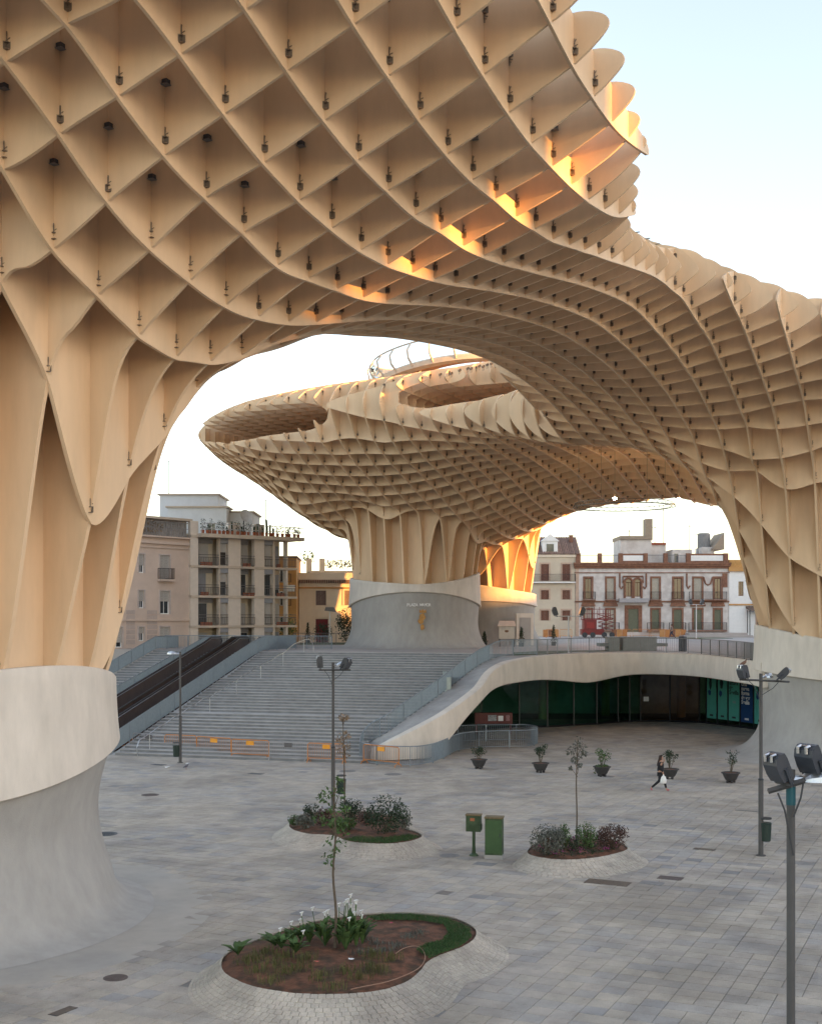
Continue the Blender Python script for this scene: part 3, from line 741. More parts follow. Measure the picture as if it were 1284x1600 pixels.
railing('stair_railing','blue grey metal railing between the broad stairs and the escalators',[sp(-.15,v,.12+5.38*v/22.5) for v in np.arange(0.0,22.5,1.5)]+[sp(-.15,v,5.5) for v in (23,24.5,26,28,30)],h=1.15,gap=.10,bal=(.014,.06))
railing('stair_railing','blue grey metal railing between the escalators and the side flight',slope(-5.9,1,25,0.1,5.5)+[sp(-5.9,27.5,5.5)],gap=.10,bal=(.014,.06))
railing('stair_railing','blue grey railing on the outer left edge of the side flight',slope(-10.3,3,25,0.1,5.5)+[sp(-10.3,29,5.5)],gap=.10,bal=(.014,.06))
railing('ramp_railing','curved blue grey railing between the broad stairs and the ramp',RL,gap=.11,bal=(.014,.05))
pit=catmull([W(x,y) for x,y in [(563,1189),(572,1192),(590,1195),(620,1197),(650,1197),(674,1193),(693,1186),(707,1178),(722,1173),(750,1170),(790,1168.5),(822,1168),(837,1165),(838,1161),(822,1158),(790,1158),(745,1158.5),(715,1160)]],4)
railing('curved_railing','wavy blue grey railing looping in front of the ramp foot',pit,gap=.13,bal=(.014,.045))
UR=[TOPP[i]+Vector((.12,1.5,0)) for i in range(0,len(TOPP),2) if TOPP[i].x>8.4]
UR=[Vector((p.x,p.y,5.5)) for p in UR]
railing('balcony_railing','thin dark railing along the top edge of the cream fascia',UR,gap=.16,bal=(.012,.022),m=mat('thin_rail_grey',(.22,.22,.22),.5,.1,4,metal=.4))
railing('balcony_railing','grey railing behind the stair top in front of the apartment block',[sp(u,30.0,5.5) for u in (-12,-9,-6,-3,0,3)],gap=.13)
# stair centre handrail
hr=thing('centre_handrail','single steel handrail running up the middle left of the broad stairs','handrail')
pp=[sp(1.7+v*.075,v,stair_z(v)+.92) for v in np.arange(0,23.6,.9)]
p0=sp(1.7,-.45,.05); p1=sp(1.7,-.55,.55)
MB().tube([p0,p1,sp(1.7,-.25,.95)]+pp[1:]+[sp(3.5,23.9,6.3),sp(3.5,24.3,5.9),sp(3.5,24.3,5.5)],.028,7).build('rail_tube',STEELL,hr)
for k in range(1,len(pp),4):
    p=pp[k]; MB().tube([Vector((p.x,p.y,p.z-.92)),p],.022,6).build('post',STEELL,hr)
# ------------------------------------------------------------ escalators
def escalator(u0,u1,label):
    root=thing('escalator',label,'escalator',(0,0,0))
    GL=mat('smoked_balustrade',(.085,.06,.05),.18,.15,1.5,spec=.6)
    path=[(1.6,.1),(3.0,.1),(4.2,.5),(23.6,5.2),(24.8,5.55),(26.6,5.55)]
    for u in (u0,u1-.12):
        mb=MB(); n=len(path); V=[];F=[]
        for v,z in path:
            for (du,dz) in ((0,-.1),(.12,-.1),(.12,.95),(0,.95)): V.append(tuple(sp(u+du,v,z+dz)))
        for i in range(n-1):
            for k in range(4): F.append((i*4+k,i*4+(k+1)%4,(i+1)*4+(k+1)%4,(i+1)*4+k))
        F+=[(0,1,2,3),((n-1)*4+3,(n-1)*4+2,(n-1)*4+1,(n-1)*4)]
        mb.add(V,F); o=mb.build('balustrade',GL,root); fixn(o)
        MB().tube([sp(u+.06,v,z+.99) for v,z in path]+[sp(u+.06,26.85,6.2),sp(u+.06,26.6,5.9)],.055,8).build('handrail',mat('black_rubber',(.03,.03,.03),.5),root)
        MB().tube([sp(u+(.14 if u==u0 else -.02),v,z+.90) for v,z in path],.025,5).build('trim_strip',STEELL,root)
    n=40; stm=mat('escalator_tread',(.30,.30,.31),.4,.1,8,metal=.7)
    for k in range(n):
        v0=3.6+20.6*k/n; z=.3+5.2*k/n; mb=MB()
        T=Matrix.Translation(SO)@Matrix.Rotation(atan2(SU.y,SU.x),4,'Z')
        mb.box(u0+.14,u1-.14,v0,v0+.55,z-.35,z,T); mb.build('tread',stm,root)
escalator(-5.4,-3.5,'left one of the two brown sided escalators beside the stairs')
escalator(-3.0,-1.1,'right one of the two brown sided escalators, next to the stair railing')
mb=MB(); V=[]
for u in (-5.7,-.5):
    for v,z in ((2.2,-.02),(24.9,-.02),(24.9,5.35),(3.2,-.0)): V.append(tuple(sp(u,v,z)))
mb.add(V,[(0,1,2,3),(7,6,5,4),(0,3,7,4),(3,2,6,7),(2,1,5,6)]); struct(mb.build('escalator_ramp',mat('brown_cladding',(.12,.085,.065),.35,.2,1.0)))
# ------------------------------------------------------------ shop front
def glass(name,tint=(.10,.16,.14),rough=.03,alpha=.35):
    m=bpy.data.materials.new(name); m.use_nodes=True; N=m.node_tree.nodes; L=m.node_tree.links; N.remove(N['Principled BSDF'])
    tr=N.new('ShaderNodeBsdfTransparent'); tr.inputs[0].default_value=(*tint,1); gl=N.new('ShaderNodeBsdfGlossy'); gl.inputs['Roughness'].default_value=rough; gl.inputs[0].default_value=(.75,.8,.8,1)
    f=N.new('ShaderNodeFresnel'); f.inputs[0].default_value=1.5; mx=N.new('ShaderNodeMixShader'); L.new(f.outputs[0],mx.inputs[0]); L.new(tr.outputs[0],mx.inputs[1]); L.new(gl.outputs[0],mx.inputs[2]); L.new(mx.outputs[0],N['Material Output'].inputs[0]); return m
SHOPG=glass('shop_glass',(.30,.62,.52)); BRG=glass('bronze_glass',(.42,.27,.17))
FRM=mat('black_frame',(.02,.022,.025),.4)
shop=thing('shop_front','dark glazed shop front with black mullions under the cream fascia','shop front')
GP=[(752,1140),(811,1137),(855,1136.5),(896,1134),(932,1132),(965,1129.5),(983,1128),(1000,1127.5),(1046,1128),(1092,1129.5),(1103,1130.5),(1120,1132.5),(1137,1134.5),(1156,1137),(1177,1140),(1198,1143),(1215,1146)]
GP=[W(x,y) for x,y in GP]
for i in range(len(GP)-1):
    a,b=GP[i],GP[i+1]; t=(b-a); n_=Vector((t.y,-t.x,0)).normalized()
    g=BRG if 7<=i<=8 else SHOPG
    mb=MB(); mb.add([(a.x,a.y,.12),(b.x,b.y,.12),(b.x,b.y,4.3),(a.x,a.y,4.3)],[(0,1,2,3)]); mb.build('pane',g,shop)
for p in GP:
    MB().cbox((p.x,p.y,2.18),.09,.16,4.36,0).build('mullion',FRM,shop)
mb=MB(); mb.tube([p+Vector((0,0,.07)) for p in GP],.075,4); mb.build('sill',FRM,shop)
# interior: counter, lit nothing, pale column so that the glass has depth
for k,(x,y) in enumerate([(10.5,97),(16,100),(22,99)]):
    tag(MB().lathe([(.35,0),(.35,4.36)],(x,y,0),18).build('round_column',mat('yellow_column',(.35,.30,.12) if k==0 else (.2,.19,.17),.6)),['yellowish round column behind the shop glass beside the entrance','grey round column behind the bronze entrance glass','grey round column behind the poster windows'][k],'column')
def text_mesh(s,size,mt,parent,M,name='lettering',align='LEFT',ls=1.0,bold=.0):
    cu=bpy.data.curves.new(name,'FONT'); cu.body=s; cu.size=size; cu.align_x=align; cu.space_line=ls; cu.extrude=.004; cu.offset=bold
    t=bpy.data.objects.new(name+'_tmp',cu); col.objects.link(t)
    dg_=bpy.context.evaluated_depsgraph_get(); me=bpy.data.meshes.new_from_object(t.evaluated_get(dg_))
    bpy.data.objects.remove(t); me.materials.clear(); me.materials.append(mt); me.transform(M)
    o=bpy.data.objects.new(name,me); col.objects.link(o); o.parent=parent; return o
TEAL=mat('poster_teal',(.10,.42,.34),.5,.05,2); NAVY=mat('poster_navy',(.015,.06,.17),.5,.05,2); DKB=mat('poster_dark',(.02,.05,.055),.5,.3,4)
def blob(cx,cz,rx,rz,seed,n=26):
    r_=random.Random(seed); return [(cx+rx*cos(2*pi*k/n)*(.8+.35*noise.noise((cos(2*pi*k/n)*1.4,sin(2*pi*k/n)*1.4,seed))),cz+rz*sin(2*pi*k/n)*(.8+.35*noise.noise((cos(2*pi*k/n)*1.4,sin(2*pi*k/n)*1.4,seed+9)))) for k in range(n)]
poster_specs=[(10,11,TEAL,'narrow teal window poster beside the entrance',None,1),(11,12,TEAL,'teal window poster with a dark figure at the top',None,2),(12,13,TEAL,'teal window poster with dark words A la altura de Sevilla','A la\naltura\nde\nSevilla',0),(13,14,NAVY,'navy blue window poster with white words','Una\nnueva\nforma\nde ver\nSevilla',0),(14,15,TEAL,'wide teal window poster with a dark hanging shape',None,3),(15,16,TEAL,'teal window poster next to the concrete trunk base',None,0)]
for i0,i1,mt,lab,tx,fig in poster_specs:
    a,b=GP[i0],GP[i1]; t=b-a; L_=t.length; rz_=atan2(t.y,t.x)
    top=4.1 if i0<15 else 2.9
    root=thing('window_poster',lab,'poster',(a.x,a.y,0),rz_)
    MB().box(.10,L_-.10,-.030,-.020,.45,top).build('sheet',mt,root)
    R_=Matrix.Translation((.18,-.034,0))@Matrix.Rotation(pi/2,4,'X')
    if tx: text_mesh(tx,.44 if mt is TEAL else .40,DARKM if mt is TEAL else WHITEP,root,Matrix.Translation((0,0,top-.62 if mt is TEAL else top-1.0))@R_,ls=.82,bold=.012)
    if fig:
        for q,(cx,cz,rx,rz2) in enumerate([(.45,top-.35,.42,.45),(.5,top-1.0,.22,.5),(.4,top-1.7,.20,.28)] if fig!=3 else [(.5,top-.3,.5,.4),(.75,top-1.0,.3,.5),(.55,top-1.65,.26,.36)]):
            pr=[(min(max(x,.12),L_-.12),min(z,top-.01)) for x,z in blob(min(cx,L_*.5),cz,min(rx,L_*.42),rz2,fig*5+q)]
            MB().add([(x,-.034-.001*q,z) for x,z in pr],[tuple(range(len(pr)))]).build('figure_print',DKB if q<2 else NAVY,root)
    MB().box(L_*.35,L_*.65,-.036,-.031,.62,.76).build('logo_block',DARKM if mt is TEAL else WHITEP,root)
    if i0 in (12,13,14): MB().box(L_*.40,L_*.66,-.036,-.031,1.75,1.92).build('small_print',WHITEP if i0==13 else mat('poster_pale',(.2,.35,.33),.5),root)
tag(MB().box(18.05,18.45,94.35,94.36,1.6,1.95).build('door_notice',WHITEP),'small white paper notice stuck on the bronze entrance door','notice')
# lettering and crest on the front of the centre base
st=thing('wall_sign','small white lettering PLAZA MAYOR on the grey trunk base','lettering')
R_=Matrix.Rotation(pi/2,4,'X')
for k,ch in enumerate('PLAZA MAYOR'):
    if ch==' ': continue
    th=-pi/2+ (k-5)*.032-.02+.075; x=.34+5.77*cos(th); y=107.4+5.77*sin(th)
    text_mesh(ch,.34,WHITEP,st,Matrix.Translation((x,y-.03,9.05))@Matrix.Rotation(th+pi/2,4,'Z')@R_,'letter','CENTER',bold=.01)
GOLD=mat('bronze_crest',(.38,.20,.06),.45,.25,6,metal=.3)
cr=thing('wall_crest','small bronze crest with crown and ribbon below the white lettering','crest',(.92,101.52,0),.1)
MB().prism([(p[0],p[1]) for p in blob(0,0,.30,.40,4)],0,.06,Matrix.Translation((0,0,8.15))@Matrix.Rotation(pi/2,4,'X')).build('shield',GOLD,cr)
MB().prism([(p[0],p[1]) for p in blob(-.10,0,.34,.24,6)],0,.05,Matrix.Translation((0,0.02,7.8))@Matrix.Rotation(pi/2,4,'X')).build('left_supporter',GOLD,cr)
MB().prism([(-.3,0),(-.26,.3),(-.12,.15),(0,.34),(.12,.15),(.26,.3),(.3,0)],0,.05,Matrix.Translation((.06,0.01,8.5))@Matrix.Rotation(pi/2,4,'X')).build('crown',GOLD,cr)
MB().prism([(p[0],p[1]) for p in blob(0,0,.22,.30,8)],0,.05,Matrix.Translation((.02,0.01,7.3))@Matrix.Rotation(pi/2,4,'X')).build('ribbon_scroll',GOLD,cr)
# doorway of the rear base
dr=thing('service_door','grey service door with pale frame set in the rear trunk base','door',(10.3,110.9,5.5),.45)
MB().box(-.9,.9,-.2,0,0,3.0).build('frame',CREAM,dr); MB().box(-.6,.6,-.24,-.2,0,2.6).build('leaf',GREYC,dr)
# ------------------------------------------------------------ buildings
PINK=mat('pale_pink_render',(.62,.49,.40),.85,.07,.8,bump=.1,c2=(.54,.42,.34),c2scale=.3)
BEIGE=mat('beige_concrete',(.55,.45,.35),.85,.1,1.0,bump=.1,c2=(.42,.36,.30),c2scale=.4)
TILEF=mat('pale_tile_facing',(.64,.55,.46),.5,.06,2.5)
INNER=mat('balcony_inner_wall',(.56,.47,.34),.85,.1,1.0)
SHUT=mat('roller_shutter',(.42,.39,.35),.6,.05,3)
SHUTB=mat('grey_shutter_box',(.27,.27,.28),.6,.05,3)
WGL=mat('window_glass',(.03,.035,.04),.08,.3,1.5,spec=.8)
BROWNP=mat('brown_brick_trim',(.20,.095,.06),.8,.25,3,c2=(.28,.14,.08),c2scale=2)
WHITER=mat('peeling_white_render',(.62,.58,.54),.85,.08,1.2,c2=(.38,.32,.28),c2scale=.9,c2amt=.45,bump=.15)
CREAMH=mat('cream_house_render',(.58,.50,.38),.85,.06,1,c2=(.5,.42,.32),c2scale=.4)
YELR=mat('warm_yellow_render',(.80,.70,.56),.85,.06,1)
ORNG=mat('orange_render',(.52,.28,.10),.85,.1,1)
IRON=mat('wrought_iron',(.04,.035,.035),.6,.1,5)
TERRA=mat('terracotta_pot',(.30,.09,.04),.8,.2,6)
ROOFT=mat('roof_tile',(.26,.17,.13),.8,.3,3,rnd=.2)
WOODB=mat('brown_shutter_wood',(.16,.07,.045),.7,.2,4)
LEAF=mat('leaf_green',(.06,.11,.03),.7,.35,4,rnd=.35)
LEAFD=mat('leaf_dark',(.022,.042,.018),.7,.35,4,rnd=.35)
LEAFG=mat('leaf_grey',(.10,.105,.085),.7,.3,4,rnd=.35)
LEAFR=mat('leaf_red_brown',(.07,.035,.025),.7,.35,4,rnd=.35)
DEADL=mat('dry_leaf',(.24,.17,.11),.8,.3,4,rnd=.35)
BARK=mat('young_bark',(.10,.075,.05),.85,.25,20)
def leaves(mb,c,rad,n,size,rng,shape='ball',flat=.35):
    for _ in range(n):
        while True:
            d=Vector((rng.uniform(-1,1),rng.uniform(-1,1),rng.uniform(-1,1)))
            if d.length<=1 and (d.length>.45 or rng.random()<.35): break
        if noise.noise((d.x*2+c[0],d.y*2+c[1],d.z*2+c[2]))<-.12 and rng.random()<.7: continue
        p=Vector(c)+Vector((d.x*rad[0],d.y*rad[1],d.z*rad[2])); s=size*rng.uniform(.6,1.35)
        nrm=(d+Vector((rng.uniform(-1,1),rng.uniform(-1,1),rng.uniform(-.3,1.2)))*.9); nrm.normalize()
        t=nrm.cross(Vector((rng.uniform(-1,1),rng.uniform(-1,1),rng.uniform(-1,1)))); 
        if t.length<1e-3: continue
        t.normalize(); b=nrm.cross(t)
        tip=p+t*s+nrm*s*.15; 
        mb.add([p-t*s*.15,p+t*s*.45+b*s*flat,tip,p+t*s*.45-b*s*flat],[(0,1,2,3)])
def facade_wall(w,h,wins,thick=.35,base=0.0):
    "front at local y=0, thickness towards +y"
    mb=MB(); xs=sorted({0,w}|{x for q in wins for x in q[:2]}); zs=sorted({base,h}|{z for q in wins for z in q[2:4]})
    for j in range(len(zs)-1):
        i=0
        while i<len(xs)-1:
            cz=(zs[j]+zs[j+1])/2
            def hole(k): cx=(xs[k]+xs[k+1])/2; return any(q[0]<cx<q[1] and q[2]<cz<q[3] for q in wins)
            if hole(i): i+=1; continue
            k=i
            while k+1<len(xs)-1 and not hole(k+1): k+=1
            mb.box(xs[i],xs[k+1],0,thick,zs[j],zs[j+1]); i=k+1
    return mb
def window(root,x0,x1,z0,z1,pane=None,frame=None,fw=.08,shutter=0.0,shm=None,surround=None,sw=.16,depth=.18,mull=1):
    mb=MB(); f=frame or WHITEP
    mb.box(x0,x0+fw,depth-.05,depth,z0,z1); mb.box(x1-fw,x1,depth-.05,depth,z0,z1); mb.box(x0+fw,x1-fw,depth-.05,depth,z1-fw,z1); mb.box(x0+fw,x1-fw,depth-.05,depth,z0,z0+fw)
    for k in range(1,mull+1):
        xm=x0+(x1-x0)*k/(mull+1); mb.box(xm-.025,xm+.025,depth-.04,depth-.002,z0+fw,z1-fw)
    o=mb.build('window',f,root)
    MB().box(x0+fw,x1-fw,depth+.0,depth+.03,z0+fw,z1-fw).build('pane',pane or WGL,o)
    if shutter>0:
        zt=z1; zb=z1-(z1-z0)*shutter; mb=MB(); k=0; z=zb
        while z<zt-.02:
            mb.box(x0+.02,x1-.02,depth-.12,depth-.07,z,min(z+.13,zt)); z+=.14
        mb.build('shutter',shm or SHUT,o)
    if surround:
        mb=MB(); mb.box(x0-sw,x0,-.06,.0,z0-.0,z1+sw); mb.box(x1,x1+sw,-.06,.0,z0-.0,z1+sw); mb.box(x0,x1,-.06,.0,z1,z1+sw)
        mb.build('surround',surround,o)
    return o
def balcony(root,x0,x1,z,out=.6,h=1.0,slab=BEIGE,m=IRON,gap=.13,st=.16):
    o=MB().box(x0,x1,-out,0,z-st,z).build('balcony',slab,root)
    mb=MB(); e=.04
    for (a,b,c,d) in ((x0+e,x1-e,-out+e,-out+e),(x0+e,x0+e,-out+e,-.02),(x1-e,x1-e,-out+e,-.02)):
        mb.tube([(a,c,z+h),(b,d,z+h)],.025,4); mb.tube([(a,c,z+.08),(b,d,z+.08)],.018,4)
        L_=sqrt((b-a)**2+(d-c)**2); n=max(2,int(L_/gap))
        for k in range(n+1):
            x=a+(b-a)*k/n; y=c+(d-c)*k/n; mb.cbox((x,y,z+h/2+.04),.022,.022,h-.06)
    mb.build('balcony_rail',m,o); return o
def body(root,w,h,d,m,base=0,y0=.35): MB().box(0,w,y0,d,base,h).build('rear_walls',m,root)
# --- left block: pale pink, old style
def between(p,q): 
    p=Vector(p);q=Vector(q); return p,atan2((q-p).y,(q-p).x),(q-p).length
P,rz,wL=between((-27.4,97.4),(-19.5,107.4)); 
b1=thing('town_house','pale pink town house with small iron balconies and roof terrace left of the flats','house',(P.x,P.y,5.5),rz)
H1=9.6; wins=[]; cols_=[(2.6,3.7,1),(4.9,5.9,0) ,(6.9,7.6,2),(9.2,10.3,1)]
cols_=[(1.2,2.2,1),(4.2,5.3,1),(7.0,7.6,2),(9.3,10.4,1)]
fl=[(.1,1.8),(2.9,4.9),(5.9,8.0)]
for z0,z1 in fl:
    for x0,x1,t in cols_: wins.append((x0,x1,z0+(.5 if t==2 else 0),z1))
facade_wall(wL,H1,wins).build('front_wall',PINK,b1); body(b1,wL,H1,9,PINK)
rb=random.Random(5)
for (x0,x1,z0,z1) in wins:
    sh=rb.choice([.45,.6,.75,1.0]); window(b1,x0,x1,z0,z1,shutter=sh,surround=mat('pale_surround',(.52,.44,.40),.8),sw=.10)
    if x1-x0>.8 and z0>3: balcony(b1,x0-.25,x1+.25,z0,.45,.95,PINK)
for z,o_,t_ in ((2.3,.14,.16),(8.6,.12,.10),(8.95,.22,.22),(9.5,.32,.14)): MB().box(-.02,wL+.02,-o_,-.001,z,z+t_).build('cornice',PINK,b1)
for z in np.arange(.35,3.0,.42): 
    for xa,xb in ((.0,.9),(2.7,3.9),(5.7,6.6),(7.9,9.0)): MB().box(xa,xb,-.035,-.001,z,z+.36).build('stone_block',mat('rusticated_stone',(.47,.38,.33),.85,.1,2,rnd=.05),b1)
MB().box(0,wL,.5,8.5,9.64,11.1).build('attic_wall',mat('attic_grey',(.36,.33,.31),.9,.3,3),b1)
mb=MB(); mb.box(-.1,wL+.1,-.2,8.8,11.1,11.3); mb.build('roof_slab',BEIGE,b1)
mb=MB()
for k in range(46): mb.cbox((wL*(k+.5)/46,.05,10.3),.05,.05,1.3)
mb.tube([(0,.05,10.9),(wL,.05,10.9)],.04,4); mb.tube([(0,.05,10.4),(wL,.05,10.4)],.03,4); mb.build('terrace_screen',mat('old_grey_iron',(.3,.29,.28),.7),b1)
mb=MB(); leaves(mb,(wL*.35,.0,10.4),(1.6,.25,.7),260,.16,rb); leaves(mb,(wL*.62,.0,10.4),(1.8,.25,.6),260,.16,rb); mb.build('creeper',DEADL,b1,kind='stuff')
MB().box(.5,4.5,1.5,5,11.3,12.3).build('roof_room',mat('old_white_render',(.55,.52,.48),.85,.15,1.5),b1)
# --- apartment block
P,rz,wA=between((-19.4,107.0),(-10.6,113.6))
ap=thing('apartment_block','beige block of flats with stacked balconies and roof garden pots','apartment block',(P.x,P.y,5.5),rz)
k_=wA/11.0; FH=2.67; NF=4
# recessed bays: (x0,x1), piers between them
bays=[(.75,2.75,1),(2.9,3.75,0),(5.0,6.4,1),(7.45,8.35,0),(8.55,9.75,1)]
piers=[(0,.75),(3.75,5.0),(6.4,7.45),(9.75,9.95)]
top=NF*FH-.55
for x0,x1 in piers:
    MB().box(x0*k_,x1*k_,0,.5,0,top+(1.0 if x1-x0>.5 else 0)).build('pier',TILEF,ap)
MB().box(2.75*k_,2.9*k_,-.05,.4,0,top).build('pier',BEIGE,ap); MB().box(8.35*k_,8.55*k_,-.05,.4,0,top).build('pier',BEIGE,ap)
MB().box(0,wA*.905,1.7,9,0,top).build('rear_walls',INNER,ap)
for f in range(-1,NF):
    z=f*FH+1.9
    if z<0: z=0.0
    xr=10.9 if f>=0 else 9.95
    MB().box(0.0,xr*k_,-.12,1.7,z-.2,z).build('floor_slab',BEIGE,ap)
    if f==NF-1: MB().box(.6*k_,11.2*k_,-.9,0,z-.2,z+.12).build('roof_slab',BEIGE,ap)
    for bi,(x0,x1,deep) in enumerate(bays):
        if f==NF-1: break
        zt=(z+FH if f>=0 else 1.9)-.2; yb=1.2 if deep else .35
        mb=MB(); mb.box(x0*k_,x1*k_,yb,yb+.1,z,zt); mb.build('bay_wall',INNER if deep else BEIGE,ap)
        xa,xb=(x0+.12)*k_,(x1-.1)*k_
        if deep: xa=x0*k_+ (x1-x0)*k_*rb.uniform(.05,.3); xb=min(xa+1.0,(x1-.08)*k_)
        wo=MB().box(xa,xb,yb-.05,yb-.002,z+.02,zt-.45).build('window',mat('aluminium_frame',(.5,.5,.5),.4,metal=.4),ap)
        MB().box(xa+.05,xb-.05,yb-.07,yb-.052,z+.07,zt-.5).build('pane',WGL,wo)
        sh=rb.choice([0,.4,.7,1.0,1.0]); 
        if sh: MB().box(xa+.03,xb-.03,yb-.11,yb-.075,z+.05+(zt-.5-z)*(1-sh),zt-.45).build('shutter',SHUT if rb.random()<.7 else SHUTB,wo)
        if not deep or rb.random()<.5: MB().box(x0*k_+.02,x1*k_-.02,yb-.35 if not deep else yb-.14,yb-.005,zt-.44,zt-.005).build('shutter_box',SHUTB,ap)
        # rail
        if f>=0 or True:
            hz=z+.95; mb=MB(); yy=-.08 if deep else .05
            xe=x1 if bi!=4 else 10.8
            for q in (hz,hz-.22): mb.cbox(((x0+xe)/2*k_,yy,q),(xe-x0)*k_,.05,.05)
            mb.cbox(((x0+xe)/2*k_,yy,z+.12),(xe-x0)*k_,.04,.04)
            n=int((xe-x0)*k_/.16)
            for k in range(n+1): mb.cbox(((x0+(xe-x0)*k/max(n,1))*k_,yy,z+.42),.025,.025,.6)
            mb.build('balcony_rail',mat('rail_grey_dark',(.12,.11,.105),.6),ap)
            if deep and rb.random()<.75:
                for k in range(rb.randint(1,3)):
                    mb=MB(); x=(x0+.25+k*.4)*k_; mb.box(x,x+.34,-.05,.12,z,z+.3); mb.build('flower_trough',TERRA,ap)
                    
zt=(NF-1)*FH+1.9+.12
mb=MB()
for q in (.45,.9): mb.tube([(.7*k_,-.8,zt+q),(11.15*k_,-.8,zt+q),(11.15*k_,.3,zt+q)],.03,4)
for k in range(12): mb.cbox(((.7+10.45*k/11)*k_,-.8,zt+.45),.04,.04,.9)
mb.build('roof_rail',mat('aluminium_frame',(.5,.5,.5),.4),ap)
for k in range(24):
    x=(.9+10.2*k/24+rb.uniform(-.1,.1))*k_; mb=MB(); mb.lathe([(.13,0),(.17,.32)],(x,-.55,zt),8); mb.build('plant_pot',TERRA,ap)
    if rb.random()<.85:
        mb=MB(); h=rb.uniform(.3,1.25); 
        if rb.random()<.55:
            for q in range(3): mb.tube([(x+rb.uniform(-.08,.08),-.55,zt+.3),(x+rb.uniform(-.14,.14),-.55,zt+.3+h)],[.075,.03],5)
        else: leaves(mb,(x,-.55,zt+.45+h*.3),(.3,.25,h*.5),60,.13,rb)
        mb.build('potted_plant',LEAFD,ap)
# white penthouse
pn=thing('white_penthouse','white flat roofed rooftop rooms above the flats with a tall thin mast','rooftop building',(-22,119,14))
WBR=mat('bluish_white_render',(.62,.64,.66),.8,.06,1.2)
MB().box(-2.6,3.1,0,6,0,6.1).build('upper_block',WBR,pn); MB().box(-2.8,3.3,-.2,6.2,6.1,6.25).build('roof_edge',BEIGE,pn)
MB().box(3.1,6.6,-1,5,0,4.3).build('side_block',WBR,pn); MB().box(3.0,6.8,-1.2,5,4.3,4.45).build('roof_edge',BEIGE,pn)
MB().box(-1.2,4.4,-3,-.01,0,4.6).build('front_block',WBR,pn); MB().box(-1.4,4.6,-3.2,-.01,4.6,4.75).build('roof_edge',BEIGE,pn)
for x in (1.0,2.6): MB().box(x,x+.7,-3.03,-2.98,1.7,3.1).build('window',WGL,pn)
MB().tube([(-1.9,1,6),(-1.9,1,9.6)],.04,5).build('mast',IRON,pn)
MB().tube([(-2.6,1,9.5),(-1.8,1,9.6)],.03,5).build('aerial',IRON,pn)
# satellite dish, aerials on the flats
dsh=thing('satellite_dish','round pale satellite dish on the roof of the flats','satellite dish',tuple(P)[:2]+(5.5+zt,),rz)
dsh.location=(P+ (Vector((cos(rz),sin(rz)))*5.3)).to_3d(); dsh.location.z=5.5+zt
MB().lathe([(.0,.0),(.35,.05),(.62,.2)],(0,0,0),18,caps=False).build('dish',mat('dish_grey',(.5,.5,.5),.6),dsh); d_=dsh.children[0]; d_.rotation_euler=(radians(70),0,0); d_.location=(0,-.3,1.7)
MB().tube([(0,0,0),(0,0,1.8)],.05,6).build('stand',IRON,dsh)
for k,(u_,h,lab) in enumerate([(7.6,3.4,'tall thin street style aerial mast with a hooked top above the flats'),(8.3,2.6,'second aerial with short crossbar among the cactus pots on the roof'),(11.1,2.2,'lone thin pole at the right corner of the flat roof')]):
    q=P+Vector((cos(rz),sin(rz)))*u_
    o=thing('aerial_mast',lab,'aerial',(q.x,q.y,5.5+zt)); MB().tube([(0,0,0),(0,0,h)],.035,5).build('pole',IRON,o); MB().tube([(-.5,0,h),(.05,0,h)],.03,5).build('crossbar',IRON,o)
# --- orange flats behind, villa with red door
ob=thing('orange_house','orange rendered house squeezed between the flats and the villa','house',(-14.6,124,5.5),radians(2))
MB().box(0,2.9,0,8,0,8.7).build('walls',ORNG,ob); MB().box(-.1,3.0,-.15,8,8.7,8.9).build('roof_slab',BROWNP,ob)
for z in (1.2,3.8,6.2):
    window(ob,1.2,1.9,z,z+1.5,depth=-.02)
    balcony(ob,.8,2.4,z-.05,.5,.9,ORNG)
MB().cbox((2.3,-.25,5.6),.9,.4,.65).build('air_conditioner',WHITEP,ob)
vl=thing('villa','cream villa with dark red door, two shuttered windows and a tiled eave','house',(-11.75,127.5,5.5),radians(2))
hv=6.7; wv=[(2.75,4.1,.0,2.35),(2.9,4.15,3.9,5.4),(5.85,7.1,3.9,5.4)]
wv=[(1.75,3.05,.0,2.45),(1.75,2.85,3.9,5.45),(4.75,5.9,3.9,5.45)]
facade_wall(7.2,hv,wv).build('front_wall',YELR,vl); body(vl,7.2,hv,9,YELR)
MB().box(1.75,3.05,.12,.2,0,2.45).build('red_door',mat('dark_red_paint',(.17,.012,.02),.5),vl)
MB().box(1.4,3.5,-.15,-.001,2.62,2.78).build('door_canopy',YELR,vl)
for x0,x1,z0,z1 in wv[1:]: 
    window(vl,x0,x1,z0,z1,shutter=1.0,shm=mat('weathered_blind',(.22,.17,.16),.8,.2,6),surround=YELR)
MB().box(-.05,7.3,-.18,-.001,5.65,5.8).build('cornice',ORNG,vl); MB().box(-.05,7.3,-.2,-.001,6.45,6.75).build('eave_band',YELR,vl)
for k in range(38): MB().lathe([(.07,0),(.08,.35)],(7.2*(k+.5)/38,-.22,6.22),6).build('roof_tile',ROOFT,vl)
MB().box(-.05,7.3,-.1,9,6.75,7.3).build('parapet',YELR,vl)
rt_=thing('roof_terrace_house','warm lit terrace house with planted roof and trellis behind the villa','house',(-12.9,139,2.9),radians(2))
MB().box(0,9.5,0,9,0,9.2).build('walls',mat('terrace_render',(.55,.40,.26),.85,.1,1),rt_)
MB().box(-.2,9.7,-.3,9,9.2,9.45).build('roof_slab',BEIGE,rt_)
MB().box(1.5,9.5,.8,1.0,9.45,10.6).build('parapet',mat('terrace_render',(.55,.40,.26),.85),rt_)
